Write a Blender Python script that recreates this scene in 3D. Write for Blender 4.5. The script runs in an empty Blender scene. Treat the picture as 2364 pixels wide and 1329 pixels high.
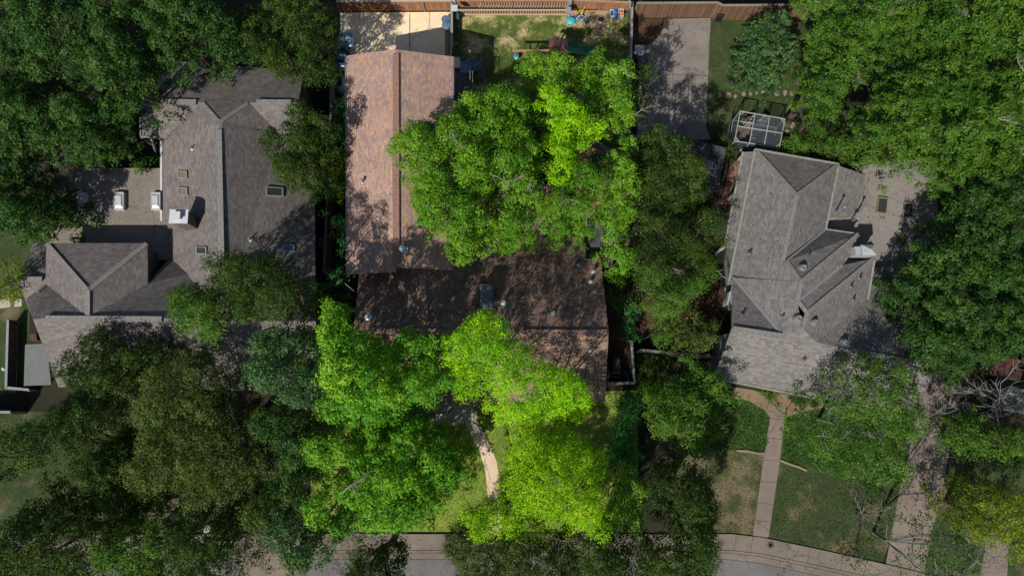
import bpy, bmesh, math, random
import numpy as np
from mathutils import Vector, Matrix
C = bpy.context
S = C.scene
R = math.radians
# ---------------------------------------------------------------- camera, sky, sun, exposure
CAMH, TILT, FPX = 49.0, R(9.46), 1577.0
cam = bpy.data.objects.new('camera', bpy.data.cameras.new('camera')); S.collection.objects.link(cam)
cam.data.sensor_width = 36.0; cam.data.lens = 36.0*FPX/2364.0
cam.data.clip_end = 2000; cam.location = (0, 0, CAMH); cam.rotation_euler = (TILT, 0, 0)
S.camera = cam
S.view_settings.view_transform = 'Standard'; S.view_settings.look = 'None'
S.view_settings.exposure = 0.45; S.view_settings.gamma = 1.0
AZ = R(30); EL = R(45)
ldir = Vector((math.sin(AZ)*math.cos(EL), math.cos(AZ)*math.cos(EL), -math.sin(EL)))
sl = bpy.data.lights.new('sun', 'SUN'); sl.energy = 4.2; sl.angle = R(0.53); sl.color = (1.0, 0.955, 0.88)
so = bpy.data.objects.new('sun', sl); S.collection.objects.link(so)
so.rotation_euler = ldir.to_track_quat('-Z', 'Y').to_euler(); so.location = (-20, -30, 60)
W = bpy.data.worlds.new('World'); S.world = W; W.use_nodes = True
nt = W.node_tree; sky = nt.nodes.new('ShaderNodeTexSky'); sky.sky_type = 'NISHITA'; sky.sun_disc = False
sky.sun_elevation = EL; sky.sun_rotation = math.pi + AZ
nt.links.new(sky.outputs[0], nt.nodes['Background'].inputs[0]); nt.nodes['Background'].inputs[1].default_value = 0.074

ct, st = math.cos(TILT), math.sin(TILT)
def G(px, py, z=0.0):
    "ground (or height z) point under a photo pixel"
    u, v = px-1182.0, 664.5-py
    dy, dz = v*ct+FPX*st, v*st-FPX*ct
    k = (z-CAMH)/dz
    return Vector((u*k, dy*k, z))
def GU(px, py, z):
    "ground point straight under the point of height z seen at a pixel"
    p = G(px, py, z); return Vector((p.x, p.y, 0))
def GA(pts, z): return np.array([G(p[0], p[1], z)[:2] for p in pts])

# ---------------------------------------------------------------- helpers
col = S.collection
def tag(o, label=None, cat=None, group=None, kind=None):
    if label: o['label'] = label
    if cat: o['category'] = cat
    if group: o['group'] = group
    if kind: o['kind'] = kind
    return o
def thing(name, label, cat, loc, rz=0, group=None):
    o = bpy.data.objects.new(name, None); col.objects.link(o)
    o.location = loc; o.rotation_euler = (0, 0, rz); o.empty_display_size = 0.3
    return tag(o, label, cat, group)
class MB:
    def __init__(s): s.v = []; s.f = []; s.m = []; s.uv = {}
    def add(s, vs, fs, mi=0):
        n = len(s.v); s.v += [Vector(v) for v in vs]
        for f in fs: s.f.append([n+i for i in f]); s.m.append(mi)
        return s
    def box(s, c, size, rz=0, mi=0, taper=1.0, M=None):
        x, y, z = size[0]/2, size[1]/2, size[2]
        t = taper
        vs = [(-x,-y,0),(x,-y,0),(x,y,0),(-x,y,0),(-x*t,-y*t,z),(x*t,-y*t,z),(x*t,y*t,z),(-x*t,y*t,z)]
        m = Matrix.Translation(Vector(c)) @ Matrix.Rotation(rz, 4, 'Z')
        if M is not None: m = m @ M
        return s.add([m@Vector(v) for v in vs], [(0,3,2,1),(4,5,6,7),(0,1,5,4),(1,2,6,5),(2,3,7,6),(3,0,4,7)], mi)
    def beam(s, a, b, w, h, mi=0):
        a = Vector(a); b = Vector(b); d = (b-a).normalized()
        up = Vector((0,0,1)) if abs(d.z) < .95 else Vector((0,1,0))
        x = d.cross(up).normalized()*w/2; y = x.cross(d).normalized()*h/2
        vs = [a-x-y, a+x-y, a+x+y, a-x+y, b-x-y, b+x-y, b+x+y, b-x+y]
        return s.add(vs, [(0,1,2,3),(7,6,5,4),(0,4,5,1),(1,5,6,2),(2,6,7,3),(3,7,4,0)], mi)
    def tube(s, pts, rad, n=6, mi=0, cap=True):
        pts = [Vector(p) for p in pts]; k = len(pts)
        if not hasattr(rad, '__len__'): rad = [rad]*k
        vs = []
        for i, p in enumerate(pts):
            d = (pts[min(i+1,k-1)]-pts[max(i-1,0)]).normalized()
            a = d.cross(Vector((0,0,1)) if abs(d.z) < .9 else Vector((1,0,0))).normalized(); b = d.cross(a)
            for j in range(n):
                t = 2*math.pi*j/n; vs.append(p+(a*math.cos(t)+b*math.sin(t))*rad[i])
        fs = [(i*n+j, i*n+(j+1)%n, (i+1)*n+(j+1)%n, (i+1)*n+j) for i in range(k-1) for j in range(n)]
        if cap: fs += [tuple(range(n-1,-1,-1)), tuple((k-1)*n+j for j in range(n))]
        return s.add(vs, fs, mi)
    def lathe(s, c, prof, n=16, mi=0):
        c = Vector(c); vs = []
        for (r, z) in prof:
            for j in range(n):
                t = 2*math.pi*j/n; vs.append(c+Vector((r*math.cos(t), r*math.sin(t), z)))
        k = len(prof)
        fs = [(i*n+j, i*n+(j+1)%n, (i+1)*n+(j+1)%n, (i+1)*n+j) for i in range(k-1) for j in range(n)]
        fs += [tuple(range(n-1,-1,-1)), tuple((k-1)*n+j for j in range(n))]
        return s.add(vs, fs, mi)
    def prism(s, poly, z0, z1, mi=0):
        "poly: list of 2D points (any winding)"
        poly = [Vector((p[0], p[1])) for p in poly]
        ar = sum(poly[i].x*poly[(i+1)%len(poly)].y-poly[(i+1)%len(poly)].x*poly[i].y for i in range(len(poly)))
        if ar < 0: poly.reverse()
        n = len(poly)
        z1s = z1 if hasattr(z1, '__len__') else [z1]*n
        if ar < 0 and hasattr(z1, '__len__'): z1s = list(reversed(z1s))
        vs = [(p.x,p.y,z0) for p in poly]+[(p.x,p.y,z) for p, z in zip(poly, z1s)]
        fs = [tuple(range(n-1,-1,-1)), tuple(range(n,2*n))]+[(i,(i+1)%n,n+(i+1)%n,n+i) for i in range(n)]
        return s.add(vs, fs, mi)
    def blob(s, c, r, seed=0, mi=0, jit=.12, n=10, k=6):
        rnd = random.Random(seed); vs = []; c = Vector(c)
        for i in range(k+1):
            ph = math.pi*i/k-math.pi/2
            for j in range(n):
                t = 2*math.pi*j/n; q = 1+rnd.uniform(-jit, jit)
                vs.append(c+Vector((r[0]*math.cos(ph)*math.cos(t)*q, r[1]*math.cos(ph)*math.sin(t)*q, r[2]*math.sin(ph)*q)))
        fs = [(i*n+j, i*n+(j+1)%n, (i+1)*n+(j+1)%n, (i+1)*n+j) for i in range(k) for j in range(n)]
        return s.add(vs, fs, mi)
    def build(s, name, mats, parent=None, smooth=False, origin=None, bevel=0):
        if not isinstance(mats, (list, tuple)): mats = [mats]
        if parent is not None:
            o0 = parent_world(parent)
            inv = Matrix.Rotation(-o0[1], 4, 'Z') @ Matrix.Translation(-o0[0])
            vs = [inv@v for v in s.v]; org = Vector((0,0,0))
        else:
            if origin is None:
                xs = [v.x for v in s.v]; ys = [v.y for v in s.v]
                origin = Vector(((min(xs)+max(xs))/2, (min(ys)+max(ys))/2, min(v.z for v in s.v)))
            org = Vector(origin); vs = [v-org for v in s.v]
        me = bpy.data.meshes.new(name); me.from_pydata(vs, [], s.f)
        for m in mats: me.materials.append(m)
        me.polygons.foreach_set('material_index', s.m)
        if s.uv:
            ul = me.uv_layers.new(name='UVMap')
            for fi, uvs in s.uv.items():
                p = me.polygons[fi]
                for li, uv in zip(p.loop_indices, uvs): ul.data[li].uv = uv
        if smooth: me.polygons.foreach_set('use_smooth', [True]*len(s.f))
        me.update()
        o = bpy.data.objects.new(name, me); col.objects.link(o); o.location = org
        if parent is not None: o.parent = parent
        if bevel:
            b = o.modifiers.new('bevel', 'BEVEL'); b.width = bevel; b.segments = 2; b.limit_method = 'ANGLE'
        return o
def parent_world(p):
    loc = Vector((0,0,0)); rz = 0
    chain = []
    while p is not None: chain.append(p); p = p.parent
    m = Matrix.Identity(4)
    for q in reversed(chain): m = m @ Matrix.Translation(q.location) @ Matrix.Rotation(q.rotation_euler.z, 4, 'Z'); rz += q.rotation_euler.z
    return m.translation.copy(), rz
def kids(o): return [c for c in bpy.data.objects if c.parent == o]
def dup(o, loc, rz=0, label=None, parent=None, keep=False):
    c = o.copy(); col.objects.link(c)
    if not keep: c.location = loc; c.rotation_euler = (0,0,rz)
    if label: c['label'] = label
    if parent is not None: c.parent = parent
    for k in kids(o): dup(k, None, parent=c, keep=True)
    return c

# ---------------------------------------------------------------- materials
def newmat(name):
    m = bpy.data.materials.new(name); m.use_nodes = True
    n = m.node_tree; b = n.nodes['Principled BSDF']; return m, n, b
def nd(n, t, **k):
    x = n.nodes.new(t)
    for a, v in k.items(): setattr(x, a, v)
    return x
def noise(n, vec, scale, detail=4, rough=.6):
    x = nd(n, 'ShaderNodeTexNoise'); x.inputs['Scale'].default_value = scale
    x.inputs['Detail'].default_value = detail; x.inputs['Roughness'].default_value = rough
    n.links.new(vec, x.inputs['Vector']); return x.outputs['Fac']
def ramp(n, fac, stops, interp='LINEAR'):
    r = nd(n, 'ShaderNodeValToRGB'); r.color_ramp.interpolation = interp
    e = r.color_ramp.elements
    while len(e) < len(stops): e.new(0.5)
    for i, (p, c) in enumerate(stops): e[i].position = p; e[i].color = (*c, 1) if len(c) == 3 else c
    n.links.new(fac, r.inputs[0]); return r.outputs[0]
def mixc(n, fac, a, b, mode='MIX'):
    x = nd(n, 'ShaderNodeMix', data_type='RGBA', blend_type=mode)
    for s, v in ((x.inputs[0], fac), (x.inputs[6], a), (x.inputs[7], b)):
        if isinstance(v, (int, float)): s.default_value = v
        elif isinstance(v, tuple): s.default_value = (*v, 1)
        else: n.links.new(v, s)
    return x.outputs[2]
def math_(n, op, a, b=None, c=None):
    x = nd(n, 'ShaderNodeMath', operation=op)
    for s, v in zip(x.inputs, (a, b, c)):
        if v is None: continue
        if isinstance(v, (int, float)): s.default_value = v
        else: n.links.new(v, s)
    return x.outputs[0]
def pos(n): return nd(n, 'ShaderNodeNewGeometry').outputs['Position']
def bump(n, b, h, strength=.4, dist=.03):
    x = nd(n, 'ShaderNodeBump'); x.inputs['Strength'].default_value = strength; x.inputs['Distance'].default_value = dist
    n.links.new(h, x.inputs['Height']); n.links.new(x.outputs[0], b.inputs['Normal'])
def plain(name, c, rough=.6, metal=0, var=.25, scale=3.0, alpha=None):
    m, n, b = newmat(name)
    f = noise(n, pos(n), scale, 5); lo = tuple(x*(1-var) for x in c); hi = tuple(min(1, x*(1+var)) for x in c)
    n.links.new(ramp(n, f, [(.3, lo), (.7, hi)]), b.inputs['Base Color'])
    b.inputs['Roughness'].default_value = rough; b.inputs['Metallic'].default_value = metal
    if alpha is not None: b.inputs['Alpha'].default_value = alpha
    return m
def ground_mat(name, cols, s1, s2, rough=.95, bstr=.5, patch=None):
    "cols dark..light through two noise scales; patch = (colour, scale, lo, hi)"
    m, n, b = newmat(name); p = pos(n)
    f = math_(n, 'ADD', math_(n, 'MULTIPLY', noise(n, p, s1, 3), .5), math_(n, 'MULTIPLY', noise(n, p, s2, 6, .75), .5))
    k = len(cols); c = ramp(n, f, [(.33+.34*i/(k-1), x) for i, x in enumerate(cols)])
    if patch:
        pf = ramp(n, noise(n, p, patch[1], 5, .65), [(patch[2], (0,0,0)), (patch[3], (1,1,1))])
        pc = mixc(n, noise(n, p, 9, 3), tuple(x*.75 for x in patch[0]), tuple(x*1.2 for x in patch[0]))
        c = mixc(n, pf, c, pc)
    n.links.new(c, b.inputs['Base Color']); b.inputs['Roughness'].default_value = rough
    b.inputs['Specular IOR Level'].default_value = .15
    bump(n, b, noise(n, p, s2*1.3, 5, .7), bstr, .05)
    return m
def concrete_mat(name, c, stain=.35, dark=(.5,.5,.5), grain=20):
    m, n, b = newmat(name); p = pos(n)
    c1 = ramp(n, noise(n, p, .35, 6, .65), [(.3, tuple(x*(1-stain) for x in c)), (.68, tuple(x*1.12 for x in c))])
    c2 = mixc(n, ramp(n, noise(n, p, 1.6, 6, .7), [(.52, (0,0,0)), (.75, (1,1,1))]), c1, tuple(x*d for x, d in zip(c, dark)))
    c3 = mixc(n, .22, c2, ramp(n, noise(n, p, grain, 3, .8), [(.3, (0,0,0)), (.7, (1,1,1))]), 'OVERLAY')
    vo = nd(n, 'ShaderNodeTexVoronoi', feature='DISTANCE_TO_EDGE'); vo.inputs['Scale'].default_value = .16
    va = nd(n, 'ShaderNodeVectorMath', operation='ADD'); n.links.new(p, va.inputs[0]); n.links.new(noise(n, p, 1.1, 5, .7), va.inputs[1])
    n.links.new(va.outputs[0], vo.inputs['Vector'])
    c3 = mixc(n, math_(n, 'MULTIPLY', math_(n, 'LESS_THAN', vo.outputs['Distance'], .0045), .6), c3, tuple(x*.3 for x in c))
    n.links.new(c3, b.inputs['Base Color']); b.inputs['Roughness'].default_value = .9
    b.inputs['Specular IOR Level'].default_value = .2
    bump(n, b, noise(n, p, grain, 4), .25, .01); return m
def shingle_mat(name, tones, row=.145, tab=.3, wear=.2, gap=.55):
    "tones: list of (pos, colour) picked at random for each shingle tab, in UV metres"
    m, n, b = newmat(name)
    uv = nd(n, 'ShaderNodeUVMap').outputs[0]; sx = nd(n, 'ShaderNodeSeparateXYZ'); n.links.new(uv, sx.inputs[0])
    u, v = sx.outputs[0], sx.outputs[1]
    vr = math_(n, 'DIVIDE', v, row); ri = math_(n, 'FLOOR', vr)
    wn = nd(n, 'ShaderNodeTexWhiteNoise', noise_dimensions='1D'); n.links.new(ri, wn.inputs['W'])
    uc = math_(n, 'ADD', math_(n, 'DIVIDE', u, tab), math_(n, 'MULTIPLY', wn.outputs[0], 7.0)); ci = math_(n, 'FLOOR', uc)
    cb = nd(n, 'ShaderNodeCombineXYZ'); n.links.new(ri, cb.inputs[0]); n.links.new(ci, cb.inputs[1])
    w2 = nd(n, 'ShaderNodeTexWhiteNoise', noise_dimensions='2D'); n.links.new(cb.outputs[0], w2.inputs['Vector'])
    c = ramp(n, w2.outputs[0], tones, 'CONSTANT')
    p = pos(n)
    c = mixc(n, .8, c, ramp(n, noise(n, p, 12, 4, .8), [(.3, (.62,.62,.62)), (.7, (1.15,1.15,1.15))]), 'MULTIPLY')
    c = mixc(n, wear*2, c, ramp(n, noise(n, p, .5, 6, .7), [(.3, (.55,.55,.57)), (.7, (1.1,1.08,1.05))]), 'MULTIPLY')
    mp = nd(n, 'ShaderNodeMapping'); mp.inputs['Scale'].default_value = (1.6, .22, 1); n.links.new(uv, mp.inputs['Vector'])
    c = mixc(n, .7, c, ramp(n, noise(n, mp.outputs[0], 1.0, 6, .7), [(.32, (.76,.76,.78)), (.6, (1.06,1.05,1.04))]), 'MULTIPLY')
    fr = math_(n, 'FRACT', vr); fu = math_(n, 'FRACT', uc)
    ln = math_(n, 'LESS_THAN', fr, .2)  # dark row line: tab edge and the shadow below it, put into colour
    lu = math_(n, 'LESS_THAN', fu, .06)
    c = mixc(n, math_(n, 'MULTIPLY', math_(n, 'MAXIMUM', ln, lu), gap), c, (.02,.018,.017))
    n.links.new(c, b.inputs['Base Color']); b.inputs['Roughness'].default_value = .92
    b.inputs['Specular IOR Level'].default_value = .2
    bump(n, b, math_(n, 'ADD', fr, math_(n, 'MULTIPLY', w2.outputs[0], .6)), .5, .02); return m
def plank_mat(name, c, width=.14, axis=0, var=.3, gap=.7):
    "boards across the UV u axis"
    m, n, b = newmat(name)
    uv = nd(n, 'ShaderNodeUVMap').outputs[0]; sx = nd(n, 'ShaderNodeSeparateXYZ'); n.links.new(uv, sx.inputs[0])
    uc = math_(n, 'DIVIDE', sx.outputs[axis], width)
    w = nd(n, 'ShaderNodeTexWhiteNoise', noise_dimensions='1D'); n.links.new(math_(n, 'FLOOR', uc), w.inputs['W'])
    k = ramp(n, w.outputs[0], [(0, tuple(x*(1-var) for x in c)), (1, tuple(x*(1+var) for x in c))])
    k = mixc(n, .7, k, ramp(n, noise(n, pos(n), 3.5, 6, .7), [(.3, (.6,.58,.56)), (.7, (1.15,1.12,1.1))]), 'MULTIPLY')
    k = mixc(n, math_(n, 'MULTIPLY', math_(n, 'LESS_THAN', math_(n, 'FRACT', uc), .1), gap), k, (.015,.012,.01))
    n.links.new(k, b.inputs['Base Color']); b.inputs['Roughness'].default_value = .85; return m
def leaf_mat(name, dark, mid, light, trans=.34, rough=.5):
    m, n, b = newmat(name)
    at = nd(n, 'ShaderNodeAttribute', attribute_name='tone')
    c = ramp(n, at.outputs['Fac'], [(0, dark), (.5, mid), (1, light)])
    c = mixc(n, .75, c, ramp(n, noise(n, pos(n), .55, 3, .6), [(.34, (.78,.92,1.05)), (.5, (1,1,1)), (.66, (1.28,1.06,.72))]), 'MULTIPLY')
    n.links.new(c, b.inputs['Base Color']); b.inputs['Roughness'].default_value = rough
    b.inputs['Specular IOR Level'].default_value = .16
    tr = nd(n, 'ShaderNodeBsdfTranslucent')
    n.links.new(mixc(n, 1.0, c, (1.0,1.15,.45), 'MULTIPLY'), tr.inputs[0])
    mx = nd(n, 'ShaderNodeMixShader'); mx.inputs[0].default_value = trans
    n.links.new(b.outputs[0], mx.inputs[1]); n.links.new(tr.outputs[0], mx.inputs[2])
    n.links.new(mx.outputs[0], n.nodes['Material Output'].inputs[0]); return m
def glass_mat(name, c, rough=.08):
    m, n, b = newmat(name); b.inputs['Base Color'].default_value = (*c, 1); b.inputs['Roughness'].default_value = rough
    b.inputs['Specular IOR Level'].default_value = .8; return m

M = {}  # middle lot's highlight is put into the colours: neighbours' materials are darker
M['earth'] = ground_mat('earth', [(.012,.011,.008), (.022,.022,.012), (.035,.034,.02)], .25, 7, patch=((.045,.036,.026), .12, .55, .7))
M['lawn'] = ground_mat('back_lawn_grass', [(.035,.06,.012), (.075,.105,.02), (.14,.155,.04)], .7, 9, patch=((.42,.34,.17), .45, .5, .62))
M['front_lawn'] = ground_mat('front_lawn_grass', [(.07,.12,.015), (.14,.2,.03), (.22,.26,.05)], .8, 9, patch=((.3,.3,.08), .5, .55, .72))
M['dim_lawn'] = ground_mat('dimmed_lawn_grass', [(.02,.03,.010), (.035,.052,.018), (.06,.075,.028)], .6, 9, patch=((.125,.1,.055), .38, .54, .68))
M['dry_lawn'] = ground_mat('dry_lawn_grass', [(.03,.04,.014), (.06,.068,.025), (.1,.09,.045)], .6, 9, patch=((.14,.115,.065), .6, .45, .6))
M['ivy'] = ground_mat('ivy_ground', [(.012,.028,.006), (.028,.06,.012), (.048,.09,.02)], 1.2, 7, bstr=1.0)
M['mulch'] = ground_mat('mulch', [(.03,.018,.012), (.06,.035,.022), (.09,.05,.03)], 1.2, 12)
M['sand'] = ground_mat('sand', [(.2,.15,.09), (.3,.23,.14), (.38,.3,.19)], 1.0, 14)
M['drive'] = concrete_mat('tan_driveway', (.74,.585,.385), .2, (.82,.78,.72))
M['drive_grey'] = concrete_mat('grey_driveway', (.185,.16,.14), .25, (.6,.6,.6))
M['walk_pink'] = concrete_mat('pinkish_walk', (.175,.14,.115), .22, (.75,.72,.7))
M['walk_tan'] = concrete_mat('tan_walk', (.6,.46,.33), .2, (.8,.72,.6))
M['walk_grey'] = concrete_mat('grey_walk', (.32,.31,.24), .2, (.75,.75,.75))
M['sidewalk'] = concrete_mat('sidewalk_concrete', (.16,.134,.108), .25, (.7,.68,.66))
M['road'] = concrete_mat('road_concrete', (.125,.118,.112), .2, (.75,.75,.75))
M['alley'] = concrete_mat('alley_concrete', (.17,.165,.15), .3)
M['flag'] = concrete_mat('flagstone', (.19,.135,.085), .25, (.6,.5,.45))
M['stone'] = concrete_mat('pale_stone', (.21,.165,.12), .25, (.7,.7,.7))
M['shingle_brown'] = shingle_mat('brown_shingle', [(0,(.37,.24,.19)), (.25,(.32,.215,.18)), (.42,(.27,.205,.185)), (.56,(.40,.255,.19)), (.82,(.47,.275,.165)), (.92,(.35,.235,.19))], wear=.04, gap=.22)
M['shingle_shaded'] = shingle_mat('shaded_brown_shingle', [(0,(0.224,0.143,0.112)), (.22,(0.168,0.114,0.097)), (.42,(0.122,0.099,0.097)), (.58,(0.253,0.158,0.112)), (.84,(0.309,0.173,0.097)), (.92,(0.187,0.129,0.102))], wear=.05, gap=.3)  # darker copy of the brown shingle, tree shade put into the main roof's colour
M['shingle_grey'] = shingle_mat('grey_shingle', [(0,(.145,.128,.118)), (.25,(.16,.145,.135)), (.5,(.132,.114,.107)), (.7,(.178,.164,.154)), (.88,(.15,.13,.12))], gap=.3, wear=.05)
M['shingle_taupe'] = shingle_mat('taupe_shingle', [(0,(.158,.146,.136)), (.3,(.175,.163,.154)), (.55,(.14,.127,.118)), (.75,(.192,.18,.17))], gap=.3, wear=.04)
M['shingle_dark'] = shingle_mat('charcoal_shingle', [(0,(.035,.037,.042)), (.3,(.045,.047,.052)), (.6,(.03,.03,.034)), (.8,(.06,.06,.064))], gap=.4)
M['cap'] = plain('ridge_cap_shingle', (.15,.14,.13), .9, var=.3, scale=6)
M['cap_brown'] = plain('brown_ridge_cap', (.20,.115,.09), .9, var=.3, scale=6)
M['flat'] = concrete_mat('flat_roofing', (.17,.148,.126), .15, (.8,.78,.76), 8)
M['flat_warm'] = concrete_mat('flat_membrane', (.185,.165,.15), .15, (.75,.7,.65), 8)
M['fascia'] = plain('fascia_board', (.10,.09,.08), .7)
M['gutter'] = plain('pale_gutter', (.2,.21,.17), .5)
M['gutter_brown'] = plain('brown_gutter', (.16,.12,.13), .5)
M['brick'] = plain('brick_wall', (.16,.085,.06), .9, var=.4, scale=9)
M['siding'] = plain('grey_siding', (.11,.115,.11), .7, var=.12)
M['white_siding'] = plain('white_siding', (.26,.27,.265), .7, var=.1)
M['dark_siding'] = plain('taupe_siding', (.07,.065,.06), .8, var=.12)
M['white'] = plain('white_paint', (.42,.43,.45), .5, var=.06)
M['skydome'] = plain('white_acrylic', (.38,.385,.4), .35, var=.1)
M['metal'] = plain('galvanized_metal', (.25,.25,.25), .45, .3, var=.1)
M['vent'] = plain('weathered_vent_metal', (.13,.13,.13), .6, .1, var=.2, scale=12)
M['cage'] = plain('aluminium_frame', (.27,.275,.28), .5, var=.12)
M['bright_metal'] = plain('bright_metal', (.34,.42,.46), .4, .2, var=.1)
M['dull_metal'] = plain('dull_grey_metal', (.07,.07,.07), .5, .3, var=.2)
M['black'] = plain('black_plastic', (.012,.013,.014), .45, var=.2)
M['black_cover'] = plain('black_cover', (.02,.026,.028), .6, var=.3)
M['teal_cap'] = plain('teal_grey_metal', (.06,.085,.088), .5, .2, var=.12)
M['blue_bin'] = plain('blue_bin_plastic', (.02,.06,.1), .5, var=.2)
M['grey_bin'] = plain('grey_blue_plastic', (.075,.125,.18), .5, var=.2)
M['green_bin'] = plain('dark_green_plastic', (.02,.06,.065), .5, var=.2)
M['cloud_plastic'] = plain('pale_blue_plastic', (.45,.55,.65), .4, var=.2)
M['teal'] = plain('teal_plastic', (.05,.31,.36), .4, var=.1)
M['slide_green'] = plain('green_plastic', (.008,.14,.05), .35, var=.15)
M['yellow'] = plain('yellow_plastic', (.42,.3,.05), .4, var=.1)
M['blue'] = plain('blue_plastic', (.03,.13,.34), .4, var=.1)
M['orange'] = plain('orange_plastic', (.55,.16,.04), .5, var=.1)
M['purple'] = plain('purple_plastic', (.1,.05,.2), .5, var=.1)
M['lime'] = plain('lime_plastic', (.3,.5,.1), .5, var=.1)
M['red_wood'] = plank_mat('red_brown_boards', (.22,.09,.08), .14, 1, .15)
M['wood'] = plain('weathered_wood', (.15,.125,.1), .85, var=.3, scale=8)
M['wood_pale'] = plain('pale_wood', (.36,.28,.2), .8, var=.2, scale=8)
M['wood_tan'] = plain('tan_lumber', (.3,.17,.09), .8, var=.25, scale=8)
M['wood_grey'] = plain('grey_wood', (.2,.2,.2), .85, var=.2, scale=8)
M['cedar'] = plank_mat('cedar_fence_boards', (.30,.115,.04), .14, 0, .3)
M['cedar_dim'] = plank_mat('dimmed_cedar_boards', (.14,.075,.04), .14, 0, .3)
M['fence_grey'] = plank_mat('grey_fence_boards', (.12,.1,.085), .14, 0, .3)
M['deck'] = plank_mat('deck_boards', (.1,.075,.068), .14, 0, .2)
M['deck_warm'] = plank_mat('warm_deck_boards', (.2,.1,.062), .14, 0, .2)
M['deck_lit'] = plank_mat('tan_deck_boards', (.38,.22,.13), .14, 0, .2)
M['glass'] = glass_mat('skylight_glass', (.03,.035,.03))
M['glass_amber'] = glass_mat('amber_skylight_glass', (.13,.12,.05))
M['glass_blue'] = glass_mat('blue_skylight_glass', (.02,.06,.12))
M['screen'] = plain('screen_mesh', (.05,.07,.075), .7, var=.1, alpha=.45)
M['bark'] = plain('bark', (.07,.055,.042), .95, var=.4, scale=9)
M['bark_pale'] = plain('pale_bark', (.2,.175,.14), .9, var=.3, scale=9)
M['bark_dead'] = plain('dead_wood', (.13,.125,.115), .9, var=.3, scale=9)
M['redbrick'] = plain('red_clay', (.06,.024,.016), .85, var=.3)
M['teal_wall'] = plain('teal_grey_wall', (.085,.11,.11), .7, var=.1)
L = {}  # lot highlight put into leaf colours: bright inside, dimmed for the neighbours
L['lime'] = leaf_mat('lime_leaf', (.09,.25,.001), (.19,.43,.002), (.32,.57,.008))
L['lime2'] = leaf_mat('warm_lime_leaf', (.10,.23,.001), (.19,.39,.002), (.34,.52,.012))
L['fresh'] = leaf_mat('fresh_green_leaf', (.04,.15,.008), (.105,.285,.014), (.25,.45,.032))
L['oak'] = leaf_mat('oak_leaf', (.04,.125,.006), (.098,.235,.011), (.195,.345,.028))
L['backgreen'] = leaf_mat('back_garden_leaf', (.05,.155,.006), (.12,.265,.012), (.22,.38,.035))
L['edge'] = leaf_mat('edge_leaf', (.06,.2,.008), (.14,.34,.022), (.25,.46,.06))
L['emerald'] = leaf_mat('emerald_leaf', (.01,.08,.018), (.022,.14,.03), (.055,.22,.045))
L['dull'] = leaf_mat('dimmed_green_leaf', (.014,.042,.006), (.036,.09,.014), (.075,.14,.028))
L['dark'] = leaf_mat('dimmed_dark_leaf', (.014,.034,.004), (.034,.07,.008), (.068,.112,.016))
L['olive'] = leaf_mat('olive_leaf', (.026,.05,.008), (.064,.1,.015), (.115,.15,.035))
L['bluish'] = leaf_mat('bluish_green_leaf', (.02,.055,.016), (.05,.112,.032), (.1,.17,.06))
L['bright_out'] = leaf_mat('dimmed_mid_leaf', (.024,.068,.006), (.062,.14,.012), (.11,.2,.028))
L['yellowish'] = leaf_mat('yellow_green_leaf', (.06,.1,.006), (.13,.19,.010), (.2,.255,.02))

# ---------------------------------------------------------------- ground sheets
def sheet(name, pts, z, m, world=False):
    mb = MB(); p = [Vector((x, y, z)) for x, y in pts] if world else [G(x, y, z) for x, y in pts]
    n = len(p); ar = sum(p[i].x*p[(i+1)%n].y-p[(i+1)%n].x*p[i].y for i in range(n))
    if ar < 0: p.reverse()
    mb.add(p, [tuple(range(n))]); o = mb.build(name, m, origin=(0, 0, 0)); return tag(o, kind='structure')
def slab(name, pts, z0, z1, m):
    mb = MB(); mb.prism(GA(pts, z1), z0, z1); return tag(mb.build(name, m, origin=(0, 0, 0)), kind='structure')
sheet('ground', [(-300,-300), (300,-300), (300,300), (-300,300)], 0, M['earth'], True)
sheet('back_lawn', [(1047,30), (1450,30), (1452,600), (1330,600), (1330,240), (1047,240)], .012, M['lawn'])
sheet('front_lawn', [(720,930), (1470,900), (1476,1226), (716,1226)], .012, M['front_lawn'])
sheet('neighbour_back_lawn', [(1638,46), (1900,46), (2000,330), (1660,330), (1632,300), (1632,180)], .012, M['dim_lawn'])
sheet('ivy_bed', [(1600,880), (1790,905), (1778,1046), (1700,1040), (1600,1045)], .016, M['ivy'])
sheet('ivy_bed', [(1815,920), (2080,940), (2100,1130), (1960,1110), (1880,1085), (1800,1068)], .016, M['ivy'])
sheet('neighbour_front_lawn', [(1800,1066), (1880,1083), (1980,1110), (2100,1120), (2035,1300), (1880,1264), (1774,1240)], .012, M['dim_lawn'])
sheet('dry_lawn', [(1560,1040), (1700,1036), (1768,1046), (1742,1236), (1560,1232)], .012, M['dry_lawn'])
sheet('side_lawn', [(2190,930), (2364,1000), (2500,1330), (2120,1330)], .012, M['dim_lawn'])
sheet('left_front_lawn', [(-200,950), (100,950), (380,1000), (378,1228), (-200,1230)], .012, M['dim_lawn'])
sheet('left_front_lawn', [(410,1100), (700,1100), (705,1226), (410,1226)], .012, M['dim_lawn'])
sheet('left_side_lawn', [(-120,560), (80,520), (60,900), (-120,930)], .012, M['dim_lawn'])
sheet('mulch_bed', [(1530,660), (1680,650), (1660,780), (1480,770), (1470,700)], .014, M['mulch'])
sheet('side_yard_soil', [(1395,600), (1452,600), (1458,890), (1398,890)], .014, M['mulch'])
sheet('mulch_bed', [(1460,45), (1530,45), (1520,90), (1478,108), (1458,108)], .016, M['mulch'])
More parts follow.
